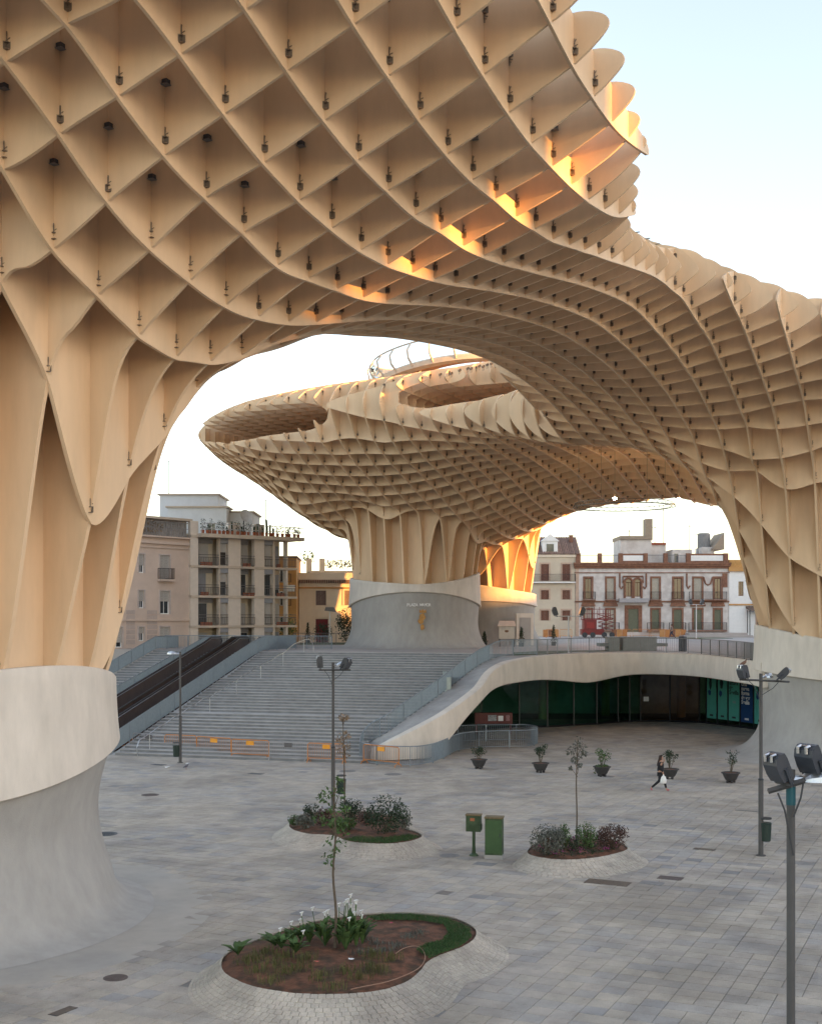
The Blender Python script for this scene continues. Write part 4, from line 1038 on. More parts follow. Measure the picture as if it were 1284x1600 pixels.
for x in (.9,2.4,6.4): MB().box(x,x+.6,.6,1.2,9.45,12.0).build('pillar',mat('terrace_render',(.55,.40,.26),.85),rt_)
mb=MB(); 
for k in range(5): leaves(mb,(3.6+1.25*k,1,11.4),(.9,.5,.55),150,.2,rb)
mb.build('trellis_plants',LEAFR,rt_,kind='stuff')
mb=MB(); leaves(mb,(1.0,.2,9.2),(1.0,.6,1.3),260,.22,rb); leaves(mb,(3.2,-.2,8.8),(1.4,.5,.7),260,.2,rb); leaves(mb,(8.6,-.2,8.6),(1.2,.5,.7),240,.2,rb); leaves(mb,(1.0,3,12.3),(.9,.8,.9),200,.22,rb); mb.build('terrace_bushes',LEAF,rt_,kind='stuff')
# --- cream house with tiled roof and dormer
ch=thing('tiled_roof_house','cream three storey house with dark tiled roof and a white dormer','house',(16.3,168,5.5),0)
wc_=[]
for x in (1.65,4.6): wc_+= [(x,x+1.1,2.2,3.6),(x,x+1.1,5.1,6.4),(x,x+1.1,7.7,10.0)]
wc_.append((-.9,.05,5.1,6.4)) if False else None
facade_wall(6.9,11.0,wc_).build('front_wall',CREAMH,ch); body(ch,6.9,11.0,10,CREAMH)
for x0,x1,z0,z1 in wc_: window(ch,x0,x1,z0,z1,shutter=1.0,shm=WOODB,surround=mat('pinkish_surround',(.50,.36,.27),.8),sw=.22)
balcony(ch,.2,6.4,7.55,.6,1.05,WHITEP)
MB().box(-.1,7.0,-.2,-.001,11.0,11.35).build('cornice',YELR,ch); MB().box(6.45,6.9,-.05,-.001,0,11.0).build('quoin_strip',mat('pinkish_surround',(.50,.36,.27),.8),ch)
mb=MB(); mb.add([(-.2,-.35,11.35),(7.1,-.35,11.35),(7.1,4.5,14.0),(-.2,4.5,14.0),(7.1,10.2,11.35),(-.2,10.2,11.35)],[(0,1,2,3),(3,2,4,5),(1,4,2),(0,3,5)]); rf=mb.build('roof',ROOFT,ch)
mb=MB()
for k in range(30):
    x=-.15+7.2*(k+.5)/30
    mb.tube([(x,-.4,11.38),(x,4.5,14.05)],.085,5)
mb.build('ridge_tiles',ROOFT,rf,kind='stuff')
dm=MB().box(1.9,4.0,.2,3,11.4,13.2).build('dormer',WHITEP,ch); MB().add([(1.7,.05,13.2),(4.2,.05,13.2),(2.95,.05,14.2),(1.7,3.4,13.2),(4.2,3.4,13.2),(2.95,3.4,14.2)],[(0,1,2),(5,4,3),(0,2,5,3),(1,4,5,2),(0,3,4,1)]).build('dormer_gable',WHITEP,ch)
MB().box(2.45,3.45,.15,.2,11.7,12.8).build('pane',WGL,dm)
MB().lathe([(.3,0),(.3,.9),(.4,1.0)],(6.2,3,13.2),8).build('chimney',BROWNP,ch)
# --- old mansion
X0=22.7; WM=21.2
mn=thing('old_mansion','weathered white mansion with brown brick trim, twin arched window and iron balconies','house',(X0,168,5.5),0)
def mx_(px): return (px-897)/ (1135-897)*WM
upx=[(912,922,0),(946,957,0),(1016,1027,0),(1050,1062,0),(1081,1093,0),(1113,1123,0)]
wm=[]; us=[]
for a,b,_ in upx:
    x0,x1=mx_(a),mx_(b); us.append((x0,x1,5.15,8.05)); wm.append((x0,x1,5.15,8.05)); wm.append((x0,x1,.9,3.7))
xa=(mx_(975),mx_(984)); xb=(mx_(989),mx_(998)); wm+=[(xa[0],xa[1],5.5,7.5),(xb[0],xb[1],5.5,7.5),(mx_(979),mx_(995),.6,3.8)]
facade_wall(WM,9.4,wm).build('front_wall',WHITER,mn); body(mn,WM,9.4,12,WHITER)
GRN=mat('dull_green_blind',(.14,.15,.10),.8,.1,3); PALE=mat('pale_blind',(.42,.38,.31),.8,.1,3); PL2=mat('pale_dusty_blind',(.34,.31,.25),.8,.1,3)
for q,(x0,x1,z0,z1) in enumerate(us):
    window(mn,x0,x1,z0,z1,shutter=[0,1,1,0,1,0][q],shm=PALE,surround=BROWNP,sw=.26,frame=WOODB)
    window(mn,x0,x1,.9,3.7,shutter=1,shm=[PALE,PALE,GRN,GRN,GRN,GRN][q],surround=BROWNP,sw=.26,frame=WOODB)
    MB().box(x0-.5,x1+.5,-.25,-.001,4.15,4.45).build('lintel_moulding',BROWNP,mn); MB().box(x0-.4,x1+.4,-.15,-.001,4.45,4.7).build('lintel_moulding',BROWNP,mn)
window(mn,*wm[-1],shutter=1,shm=GRN,surround=BROWNP,sw=.5,frame=WOODB)
for x0,x1 in (xa,xb):
    window(mn,x0,x1,5.5,7.5,shutter=0,frame=WOODB)
    c=(x0+x1)/2; r=(x1-x0)/2
    pts=[(c+(r+.14)*cos(pi*k/10),-.08,7.5+(r+.14)*sin(pi*k/10)) for k in range(11)]
    MB().tube([(c+r+.14,-.05,5.3)]+pts+[(c-r-.14,-.05,5.3)],.17,6).build('arch_surround',BROWNP,mn)
    V=[(c+r*cos(pi*k/12),-.03,7.5+r*sin(pi*k/12)) for k in range(13)]
    MB().add(V,[tuple(range(13))]).build('arch_pane',WGL,mn)
MB().box(mx_(964),mx_(1009),-1.0,0,4.7,5.25).build('stone_balcony',mat('grey_balcony_stone',(.36,.34,.34),.8),mn)
for a,b,z,o_ in ((908,928,5.1,.5),(943,960,5.1,.35),(1013,1030,5.1,.35),(1046,1066,5.1,.35),(1073,1131,5.1,.7),(938,965,.85,.6),(1008,1034,.85,.6),(1042,1068,.85,.6),(1072,1131,.85,.7)):
    balcony(mn,mx_(a),mx_(b),z,o_,1.05,BROWNP,gap=.17)
MB().box(-.05,WM+.05,-.16,-.001,4.72,4.92).build('string_course',BROWNP,mn)
for z,o_,t_,m_ in ((8.75,.1,.12,BROWNP),(9.4,.2,.3,BROWNP),(9.7,.42,.28,BROWNP),(9.98,.55,.22,BROWNP)):
    MB().box(-.1-o_*.3,WM+.1+o_*.3,-o_,.4 if z>9.3 else -.001,z,z+t_).build('cornice',m_,mn)
def drop(pts): MB().tube(pts,.12,5).build('drip_moulding',BROWNP,mn)
drop([(mx_(966),-.08,8.7),(mx_(966),-.08,6.9),(mx_(968),-.08,6.6),(mx_(971),-.08,6.9)]); drop([(mx_(1007),-.08,8.7),(mx_(1007),-.08,6.9),(mx_(1005),-.08,6.6),(mx_(1002),-.08,6.9)])
drop([(mx_(971),-.08,7.4),(mx_(971),-.08,8.3),(mx_(1002),-.08,8.3),(mx_(1002),-.08,7.4)])
drop([(mx_(1070),-.08,8.7),(mx_(1070),-.08,7.0),(mx_(1072),-.08,6.6),(mx_(1075),-.08,7.0)]); drop([(mx_(1096),-.08,8.2),(mx_(1099),-.08,7.3),(mx_(1103),-.08,7.1),(mx_(1107),-.08,7.3),(mx_(1110),-.08,8.2)])
MB().box(mx_(1125),mx_(1133),-.08,-.001,6.8,8.7).build('brick_panel',BROWNP,mn)
# parapet posts and panels
for a,b in ((898,905),(932,938),(964,970),(1003,1009),(1034,1040),(1069,1075),(1127,1134)): MB().box(mx_(a),mx_(b),-.25,.35,10.2,11.5).build('parapet_post',BROWNP,mn)
for a,b in ((970,1003),(1075,1127)):
    p=MB().box(mx_(a),mx_(b),-.1,.2,10.2,11.45).build('parapet_panel',BROWNP,mn); MB().box(mx_(a)+.1,mx_(b)-.1,-.13,-.101,10.45,11.2).build('panel_face',WHITEP,p)
mb=MB()
for a,b in ((905,932),(938,964),(1009,1034),(1040,1069)):
    for k in range(14): mb.cbox((mx_(a)+(mx_(b)-mx_(a))*(k+.5)/14,0,10.75),.04,.04,1.1)
    mb.tube([(mx_(a),0,11.25),(mx_(b),0,11.25)],.04,4)
mb.build('roof_railing',mat('thin_rail_grey',(.22,.22,.22)),mn)
MB().box(mx_(973),mx_(1022),3,9,10.2,13.6).build('roof_room',WHITER,mn); MB().box(mx_(972),mx_(1023),2.7,9.3,13.6,14.1).build('roof_room_eave',mat('dusty_brown_tile',(.30,.24,.18),.9),mn)
MB().box(mx_(1015),mx_(1026),4,6,13.6,16.6).build('chimney',mat('dusty_brown_tile',(.30,.24,.18),.9),mn)
MB().box(mx_(1023),mx_(1047),4,9,10.2,12.9).build('roof_room',WHITER,mn); MB().box(mx_(1023),mx_(1047),3.8,9,12.9,13.2).build('roof_room_eave',mat('red_tile',(.30,.10,.06),.9),mn)
MB().box(mx_(1055),mx_(1086),3,9,10.2,12.2).build('roof_room',WHITER,mn); MB().box(mx_(1058),mx_(1064),2.95,3.0,10.4,11.6).build('roof_window',WGL,mn)
MB().lathe([(.9,0),(.9,1.9),(.7,2.1)],(mx_(1113),6,12.6),14).build('water_tank',mat('tank_grey',(.25,.24,.23),.8),mn)
MB().box(mx_(1104),mx_(1124),4,8,10.2,12.6).build('tank_room',WHITER,mn)
MB().add([(mx_(1118),3,12.2),(mx_(1137),3,12.2),(mx_(1137),3,14.6),(mx_(1118),9,12.2),(mx_(1137),9,12.2),(mx_(1137),9,14.6)],[(0,1,2),(5,4,3),(0,2,5,3),(1,4,5,2),(0,3,4,1)]).build('lean_to_roof',mat('dusty_brown_tile',(.30,.24,.18)),mn)
for k,(px,h) in enumerate([(993,3.5),(1048,6.5),(1034,4.0),(1090,4.2),(1103,3.0)]):
    o=thing('roof_aerial',['short aerial left of the mansion chimney','tallest thin aerial on the mansion roof','aerial just right of the mansion chimney','aerial with flat crossbar above the white parapet','small aerial beside the water tank'][k],'aerial',(X0+mx_(px),174,15.7+1.5),0,'aerials on the mansion roof')
    MB().tube([(0,0,0),(0,0,h)],.045,4).build('pole',IRON,o); MB().tube([(-.5,0,h-.2),(.5,0,h-.2)],.03,4).build('crossbar',IRON,o); MB().box(-.1,.1,-.1,.1,-2,0).build('foot',IRON,o)
# --- right hand small house
sh_=thing('corner_house','small white house with arched door, tiled porch and yellow roof parapet','house',(43.95,168,5.5),0)
ws=[(1.3,2.0,5.6,7.6),(3.7,5.2,5.0,8.0),(3.8,4.9,.6,3.2)]
facade_wall(8,9.0,ws).build('front_wall',WHITEP,sh_); body(sh_,8,9.0,10,WHITEP)
window(sh_,*ws[0],frame=WOODB); window(sh_,*ws[1],frame=WOODB,surround=BROWNP); window(sh_,*ws[2],frame=WOODB,surround=mat('pinkish_surround',(.50,.36,.27)))
balcony(sh_,3.4,5.6,4.95,.5,1.05,BROWNP); MB().box(-.02,8,-.15,-.001,4.3,4.5).build('string_course',ORNG,sh_)
MB().add([(2.3,-.05,4.2),(6.4,-.05,4.2),(6.0,-1.4,3.5),(2.7,-1.4,3.5),(2.3,-.05,3.9),(6.4,-.05,3.9)],[(0,3,2,1),(4,5,2,3),(0,4,3),(1,2,5)]).build('porch_roof',mat('dark_tile',(.14,.10,.08),.8),sh_)
MB().box(-.1,8.1,-.3,.3,9.0,9.6).build('cornice',ORNG,sh_); MB().box(0,8,-.1,.3,9.6,10.6).build('parapet',mat('ochre_brick',(.50,.27,.09),.85,.2,4),sh_)
for x in (2.4,2.75,3.9): MB().tube([(x,-.5,0),(x,-.5,3.6)],.06,6).build('porch_post',IRON,sh_)
MB().box(5.0,6.4,-1,-.3,9.6,12).build('gable',mat('ochre_brick',(.50,.27,.09)),sh_)
# low steps and kerbs in front of it
o=MB().box(35.5,44.5,158,161,5.5,5.8).box(36.3,44,158.8,161,5.8,6.1).build('stone_platform',UPAV); tag(o,'low stepped stone platform in front of the small white house','platform')
# --- added unseen blocks right of the square; heights and gaps shape the low sun
def block(name,label,y0,y1,h,m,x0=150,x1=164):
    k=-cos(SUN_AZ)/sin(SUN_AZ); d=(x1-x0)*k      # side walls cut parallel to the sun rays, so gaps pass light
    r=thing(name,label,'sun blocker',(x0,y0,0)); w=y1-y0
    MB().prism([(0,0),(x1-x0,-d),(x1-x0,w-d),(0,w)],0,h).build('walls',m,r)
    MB().prism([(-.3,.05),(x1-x0,.05-d),(x1-x0,w-.05-d),(-.3,w-.05)],h,h+.5).build('cornice',BEIGE,r)
    mb=MB(); n=int(w/3.2); f=int(h/3.3)
    for i in range(n):
        for j in range(f): mb.box(-.05,.0,(i+.5)*w/n-.6,(i+.5)*w/n+.6,1+j*3.3,2.8+j*3.3)
    if n: mb.build('windows',WGL,r,kind='stuff')
block('sun_blocker','long added block out of view that shades the square, south end',-160,-45.4,44,BEIGE)
block('sun_blocker','narrow added filler out of view, trims the sunbeam in the first gap',-45.4,-43.2,36.2,CREAMH)
block('sun_blocker','tall added block out of view that shades the square, middle',-43.2,21.0,43,PINK)
block('sun_blocker','narrow added filler out of view, trims the sunbeam in the second gap',21.0,22.8,30.2,CREAMH)
block('sun_blocker','narrow added block out of view that shades the square beyond the slit',22.8,37.2,42,PINK)
block('sun_blocker','low added block out of view that lets sun reach the far trunk',37.2,47.7,27.3,CREAMH)
block('sun_blocker','long added block out of view that keeps sun off the mansion, far end',47.7,150,37,BEIGE)
# ------------------------------------------------------------ platform ring above the far mushroom, hanging truss ring
wk=thing('panoramic_walkway','curved rooftop walkway with slanted glass balustrade on top of the far mushroom','walkway')
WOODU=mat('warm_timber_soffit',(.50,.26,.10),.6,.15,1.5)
CX,CY=7.0,111.0; RX,RY=10.2,7.5
def zr(t): return 30.75-.9*max(0,cos(t))-1.1*max(0,-cos(t))**2
def ring(t,k,dz): return (CX+(RX*k)*cos(t),CY+(RY*k)*sin(t),zr(t)+dz)
n=72; V=[];F=[]
pr=[(1,0),(1.02,-.15),(1.0,-.5),(.93,-.62),(.76,-.45),(.76,0)]
for i in range(n):
    t=2*pi*i/n
    for k,dz in pr: V.append(ring(t,k,dz))
m=len(pr)
for i in range(n):
    for k in range(m): F.append((i*m+k,i*m+(k+1)%m,((i+1)%n)*m+(k+1)%m,((i+1)%n)*m+k))
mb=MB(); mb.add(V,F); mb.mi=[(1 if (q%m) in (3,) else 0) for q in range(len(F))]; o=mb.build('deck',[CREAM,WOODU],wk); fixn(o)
PW=mat('cream_steel',(.50,.44,.36),.5,.05,3)
for i in range(30):
    t=2*pi*i/30
    MB().tube([ring(t,1.0,-.35),ring(t,1.06,.3),ring(t,1.075,1.0),ring(t,1.03,1.65)],[.11,.09,.08,.06],6).build('balustrade_rib',PW,wk)
MB().tube([ring(2*pi*i/n,1.03,1.65) for i in range(n)],0.07,6,closed=True).build('handrail',PW,wk)
CLG=glass('clear_glass',(.86,.90,.92),.02)
V=[];F=[]
for i in range(n):
    t=2*pi*i/n
    for k,dz in ((1.03,.1),(1.062,.9),(1.02,1.6)): V.append(ring(t,k,dz))
for i in range(n):
    for k in range(2): F.append((i*3+k,((i+1)%n)*3+k,((i+1)%n)*3+k+1,i*3+k+1))
mb=MB(); mb.add(V,F); mb.build('glass_balustrade',CLG,wk)
for i in range(10):
    t=2*pi*i/10+.2; p=ring(t,.9,-.5); MB().tube([(p[0],p[1],26.5),p],.09,8).build('support_post',PW,wk)
tr=thing('truss_ring','thin dark lattice ring hanging on cables under the far canopy','truss ring',(0,0,0))
tx,ty,tz,trr=14.9,85,15.85,3.55
tp=lambda t,r,z: (tx+r*cos(t),ty+r*1.0*sin(t),z)
n=60; mb=MB()
for r,z in ((trr,tz),(trr-.28,tz),(trr-.14,tz+.26)): mb.tube([tp(2*pi*i/n,r,z) for i in range(n)],.022,5,closed=True)
mb.build('chord',STEEL,tr)
mb=MB()
for i in range(48):
    a,b=2*pi*i/48,2*pi*(i+1)/48; mb.tube([tp(a,trr,tz),tp((a+b)/2,trr-.14,tz+.26),tp(b,trr,tz)],.012,4); mb.tube([tp(a,trr-.28,tz),tp((a+b)/2,trr-.14,tz+.26)],.012,4)
mb.build('lattice',STEEL,tr,kind='stuff')
for t in (.4,1.9,3.4,5.0): MB().tube([tp(t,trr-.14,tz+.26),tp(t,trr-.14,20.5)],.012,4).build('cable',STEEL,tr)
LAMP=bpy.data.materials.new('lamp_glow'); LAMP.use_nodes=True; b_=LAMP.node_tree.nodes['Principled BSDF']; b_.inputs['Emission Color'].default_value=(1,.72,.38,1); b_.inputs['Emission Strength'].default_value=60
for k,(x,y,z,lab) in enumerate([(960,779,90,'lit lamp hanging at the back of the lattice ring'),(1060,780,84,'lit lamp under the canopy right of the lattice ring')]):
    p=WY(x,y,z); o=thing('hanging_lamp',lab,'lamp',tuple(p)); MB().lathe([(.02,-.1),(.12,-.06),(.14,.03),(.02,.1)],(0,0,0),12).build('bulb',LAMP,o); MB().tube([(0,0,.1),(0,0,3.5)],.012,4).build('cable',STEEL,o)
# spot lamps fixed in the near cells
SP=mat('lamp_housing',(.05,.055,.065),.4,.1,5)
spot=None
for a,b,h in [(0,1,1.9),(0,2,1.75),(-1,2,1.7),(1,3,1.5),(1,4,1.3),(2,5,1.25),(2,6,1.2),(1,5,1.1),(-1,3,1.9),(0,3,1.6),(1,2,2.1),(4,7,1.0),(4,8,1.0),(3,7,1.1),(5,8,.9),(3,8,1.0),(0,4,1.6)]:
    X,Y=gpos(a,b); zb_=layers(np.array([float(a)]),np.array([float(b)]))[1][0]
    if spot is None:
        spot=MB().box(.10,.26,-.26,-.10,0,.15).box(.05,.12,-.14,-.05,.03,.10).build('spotlight',SP,parasol); lens=MB().box(.12,.24,-.24,-.12,.15,.17).box(.08,.28,-.28,-.08,-.02,.0).build('lens_plate',mat('lamp_plate',(.22,.24,.27),.3,.1,3,metal=.5),spot); o=spot
    else:
        o=spot.copy(); col.objects.link(o); o.parent=parasol; l2=lens.copy(); col.objects.link(l2); l2.parent=o
    o.location=(X,Y,zb_+h); o.rotation_euler=(0,0,rzg); o.scale=(.8,.8,.65)
# ------------------------------------------------------------ lamp posts
def floodlight(root,M,name='floodlight'):
    mb=MB(); prof=[(-.16,-.30),(.16,-.30),(.20,-.1),(.20,.15),(.12,.30),(-.02,.36),(-.13,.34),(-.16,.2)]
    V=[(x,-.26,z) for x,z in prof]+[(x,.26,z) for x,z in prof]; n=len(prof)
    V=[tuple(M@Vector(p)) for p in V]
    mb.add(V,[tuple(range(n)),tuple(range(2*n-1,n-1,-1))]+[(i,n+i,n+(i+1)%n,(i+1)%n) for i in range(n)])
    o=mb.build(name,SP,root); fixn(o)
    g=MB(); g.add([tuple(M@Vector(p)) for p in [(-.172,-.22,-.26),(-.172,.22,-.26),(-.172,.22,.28),(-.172,-.22,.28)]],[(0,1,2,3)]); g.build('lens',mat('lamp_glass',(.25,.27,.28),.1,.1,2,spec=.8),o)
    y=MB(); 
    for s in (-.29,.29): y.tube([M@Vector((0,s,0)),M@Vector((0,s,-.42))],.025,5)
    y.tube([M@Vector((0,-.29,-.42)),M@Vector((0,.29,-.42))],.025,5); y.build('yoke',SP,o)
    c=MB()
    for s in (-.12,.12): c.tube([M@Vector((.02,s,.36)),M@Vector((.14,s,.38)),M@Vector((.19,s,.24))],.02,6)
    c.tube([M@Vector((.03,-.12,.365)),M@Vector((.03,.12,.365))],.012,4); c.build('clip',STEELL,o)
    return o
def post(label,base,H,r0,r1,heads,arm,bin_=None,street=True,rz=0,band=None):
    root=thing('lamp_post',label,'lamp post',tuple(base),rz)
    MB().lathe([(r0*1.9,0),(r0*1.9,.03),(r0,.03),(r0,H*.42),(r0*.97,H*.42),(r1,H*.425),(r1,H)],(0,0,0),16).build('pole',GREYP,root)
    MB().lathe([(r0+.006,H*.42-.03),(r0+.01,H*.42),(r1+.004,H*.42+.03)],(0,0,0),16).build('collar',DARKM,root)
    if street:
        a=street; mb=MB(); mb.tube([(0,0,H-.12),(a*.3,0,H-.12)],.045,8)
        V=[];
        prof=[(0,.05),(.1,.10),(.3,.14),(.5,.12),(.62,.03)]
        rings=[]
        for x,h in prof:
            rings.append([(a*(.25+x*1.1),.17*sin(pi*min(1,x/.62*.8+.2))*cos(t),H-.14+h*sin(t)*1.25) for t in np.linspace(0,pi,9)])
        n=9; V=[p for r in rings for p in r]; F=[]
        for i in range(len(rings)-1):
            for k in range(n-1): F.append((i*n+k,i*n+k+1,(i+1)*n+k+1,(i+1)*n+k))
        mb.add(V,F); mb.add([r[0] for r in rings]+[r[-1] for r in rings],[(0,1,2,3,4,9,8,7,6,5)])
        o=mb.build('lantern',STEELL,root); fixn(o)
    if arm:
        (x0,z0),(x1,z1),ya=arm
        MB().tube([(x0,-.07,z0),(x1,-.07,z1)],.035,4).build('cross_arm',GREYP,root)
        MB().tube([(x0*.6,-.07,z0-.02),(x0*.35,-.1,z0-.22),(0,-.1,H-1.0 if H>5 else z0-.3)],.012,5).build('cable',DARKM,root)
        MB().tube([(x1*.6,-.07,z1-.02),(x1*.4,-.1,z1-.22),(0,-.1,z1-.45)],.012,5).build('cable',DARKM,root)
    for (x,z,yaw,tilt,sc) in heads:
        floodlight(root,Matrix.Translation((x,-.07,z))@Matrix.Rotation(yaw,4,'Z')@Matrix.Rotation(tilt,4,'Y')@Matrix.Scale(sc,4))
    if bin_:
        bx,bz=bin_
        b=MB().lathe([(.155,0),(.17,.02),(.20,.62),(.19,.63)],(bx,0,bz),18).build('litter_bin',mat('bin_green',(.018,.035,.028),.5,.1,4),root)
        MB().lathe([(.02,.02),(.2,-.0),(.2,-.05)],(bx,0,bz+.80),18).build('bin_lid',DARKM,b)
    return root
# right post, (1190,1052)-(1188,1337)
post('tall grey lamp post with two black floodlights and a litter bin, right of the paving',W(1188,1337),6.2,.085,.06,[(-.62,6.25,radians(200),.25,.68),(.74,6.20,radians(-20),.75,.68)],((-.75,6.0),(.95,5.92),0),(.16,.50),street=.45)
post('lamp post with a litter bin at the foot of the stairs on the left',W(282,1192),6.2,.085,.06,[],None,(-.22,.35),street=-.8)
post('lamp post with two floodlights rising behind the middle planting bed',W(520.5,1263),6.2,.085,.06,[(-.55,6.2,radians(185),.05,.75),(.55,6.15,radians(-30),.55,.75)],((-.6,5.88),(.75,5.88),0),(.35,.62),street=.6)
nb=Vector((4.50,14.40,0))
npst=post('nearest lamp post at the right edge with big black floodlights on a slanted arm',nb,6.30,.058,.050,[(-.17,6.33,radians(200),.42,.50),(.20,6.43,radians(214),.42,.50)],((-.29,6.05),(.22,6.20),0),None,street=.55)
MB().lathe([(.055,0),(.056,.0),(.056,.22),(.055,.22)],(0,0,5.88),14).build('blue_tape',mat('blue_tape',(.01,.08,.10),.4),npst)
# upper level lamp posts
def small_lamp(label,p,h,heads):
    r=thing('square_lamp',label,'lamp post',tuple(p)); MB().lathe([(.07,0),(.06,h)],(0,0,0),10).build('pole',mat('pale_pole',(.55,.54,.52),.5),r)
    MB().tube([(-1.0,0,h),(1.0,0,h)],.04,6).build('cross_arm',mat('pale_pole',(.55,.54,.52),.5),r)
    for x,yaw in heads: floodlight(r,Matrix.Translation((x,0,h+.35))@Matrix.Rotation(yaw,4,'Z')@Matrix.Rotation(.3,4,'Y')@Matrix.Scale(.95,4))
small_lamp('white lamp post with two dark green floodlights behind the balcony railing',Vector((11.6,89.5,5.5)),2.7,[(-1.0,pi),(1.0,0)])
small_lamp('white lamp post in front of the right part of the mansion',Vector((35.2,150,5.5)),4.2,[(-.7,pi),(.7,0)])
r_=thing('square_lamp','white lamp post with a square head beside the villa with the red door','lamp post',(-8.15,122,5.5)); MB().lathe([(.07,0),(.06,3.2)],(0,0,0),10).build('pole',WHITEP,r_); MB().add([(-.5,-.3,3.3),(.7,-.3,3.15),(.7,.3,3.15),(-.5,.3,3.3),(-.4,-.25,3.65),(.4,-.25,3.65),(.4,.25,3.65),(-.4,.25,3.65)],[(0,3,2,1),(4,5,6,7),(0,1,5,4),(1,2,6,5),(2,3,7,6),(3,0,4,7)]).build('head',mat('old_lamp_head',(.2,.2,.2),.5),r_)
# ------------------------------------------------------------ crowd barriers
SIGNM={'o':mat('orange_sign',(.80,.33,.03),.5),'g':mat('grey_sign',(.12,.11,.11),.6)}
def barrier(p0,p1,kind,sign,label,group='crowd barriers along the foot of the stairs',h=1.08,tilt=0):
    m=ORANGE if kind=='o' else mat('zinc_barrier',(.36,.34,.33),.5,.15,5,metal=.3)
    t=p1-p0; L_=t.length; r=thing('crowd_barrier',label,'barrier',tuple(p0),atan2(t.y,t.x),group)
    MB().tube([(0,0,.12),(0,0,h-.08),(.08,0,h),(L_-.08,0,h),(L_,0,h-.08),(L_,0,.12)],.026,7).build('frame',m,r)
    mb=MB(); mb.tube([(0,0,.25),(L_,0,.25)],.022,5)
    n=int(L_/.13)
    for k in range(1,n): mb.tube([(L_*k/n,0,.25),(L_*k/n,0,h)],.009,4)
    mb.build('bars',m,r)
    for x in (.06,L_-.06): MB().tube([(x,-.28,.0),(x,-.22,.12),(x,0,.2),(x,.22,.12),(x,.28,.0)],.024,6).build('foot',m,r)
    if sign: MB().box(L_*.40,L_*.60,-.02,.02,h-.30,h-.06).build('sign_plate',SIGNM[sign],r)
bl=[(177,1171,207,1172,'o','o','leftmost orange barrier beside the big concrete base'),(208,1173,257,1176,'g','g','grey barrier with a dark plate near the centre handrail'),(258,1176,307,1178,'o',None,'orange framed barrier without plate behind the left lamp post'),(308,1179,361,1183,'o','o','orange barrier with bright plate right of the left lamp post'),(362,1184,420,1187,'o','o','orange barrier in the middle of the row with orange plate'),(421,1188,480,1190,'g','g','grey barrier with small dark plate left of the middle lamp post'),(481,1191,539,1193,'o','o','orange barrier crossed by the middle lamp post'),(568,1193,623,1199,'o','o','orange barrier standing in front of the curved railing')]
for x0,y0,x1,y1,k,s_,lab in bl: barrier(W(x0,y0),W(x1,y1),k,s_,lab)
for k,(x0,x1,y) in enumerate([(852,872,996.5),(874,893,996.5),(960,985,996),(988,1014,996),(1016,1042,996),(1044,1066,996)]):
    barrier(W(x0,y,5.5),W(x1,y,5.5),'o',None,['orange roadworks barrier left of the red lift, first','orange roadworks barrier touching the left side of the red lift','first roadworks barrier right of the red lift','second roadworks barrier right of the red lift','third roadworks barrier right of the red lift','roadworks barrier nearest the walking man'][k],'roadworks barriers in front of the mansion')
# temporary wooden site panels
for k,(x0,x1,y) in enumerate([(848,868,995.6),(955,985,995.6),(1030,1072,995.6)]):
    a=W(x0,y,5.5); b=W(x1,y,5.5); r=thing('site_hoarding',['orange plastic barrier block left of the red lift','orange boards of the building site right of the lift','light wooden boards beside the walking man'][k],'hoarding',tuple(a))
    n=max(3,int((b-a).length/.7)); 
    for q in range(n): MB().box(q*.7,q*.7+.66,0,.08,.02,1.0).build('board',[mat('faded_orange',(.45,.20,.07),.7,.2,4),BROWNP,WOODU][(q+k)%3],r)
# ------------------------------------------------------------ cabinets
cb=thing('utility_cabinet','tall narrow green metal utility cabinet on a grey plinth','cabinet',tuple(W(772,1341)),radians(-12))
MB().box(-.29,.29,-.2,.2,.14,1.36).build('body',GREENP,cb); MB().box(-.31,.31,-.22,.22,0,.14).build('plinth',GREYC,cb); MB().box(-.31,.31,-.23,.23,1.36,1.41).build('lid',mat('rusty_lid',(.16,.12,.06),.7,.3,6),cb); MB().box(-.27,.27,-.208,-.2,.2,1.3).build('door',mat('cabinet_green_dark',(.045,.095,.033),.5,.15,4),cb); MB().box(.2,.23,-.225,-.208,.75,.87).build('handle',DARKM,cb)
cb=thing('junction_box','short green junction box on a pole next to the tall cabinet','junction box',tuple(W(740,1337)),radians(-12))
MB().lathe([(.16,0),(.15,.04),(.07,.1),(.055,.35),(.055,.86)],(0,0,0),14).build('pole',GREENP,cb); MB().box(-.25,.25,-.15,.15,.84,1.38).build('box',GREENP,cb); MB().box(-.27,.27,-.17,.17,1.38,1.42).build('lid',mat('rusty_lid',(.16,.12,.06)),cb); MB().box(-.1,.05,-.156,-.15,1.2,1.3).build('warning_label',mat('label_red',(.35,.12,.05),.6),cb); MB().box(.25,.28,-.06,.06,.9,1.1).build('side_lock',GREENP,cb)
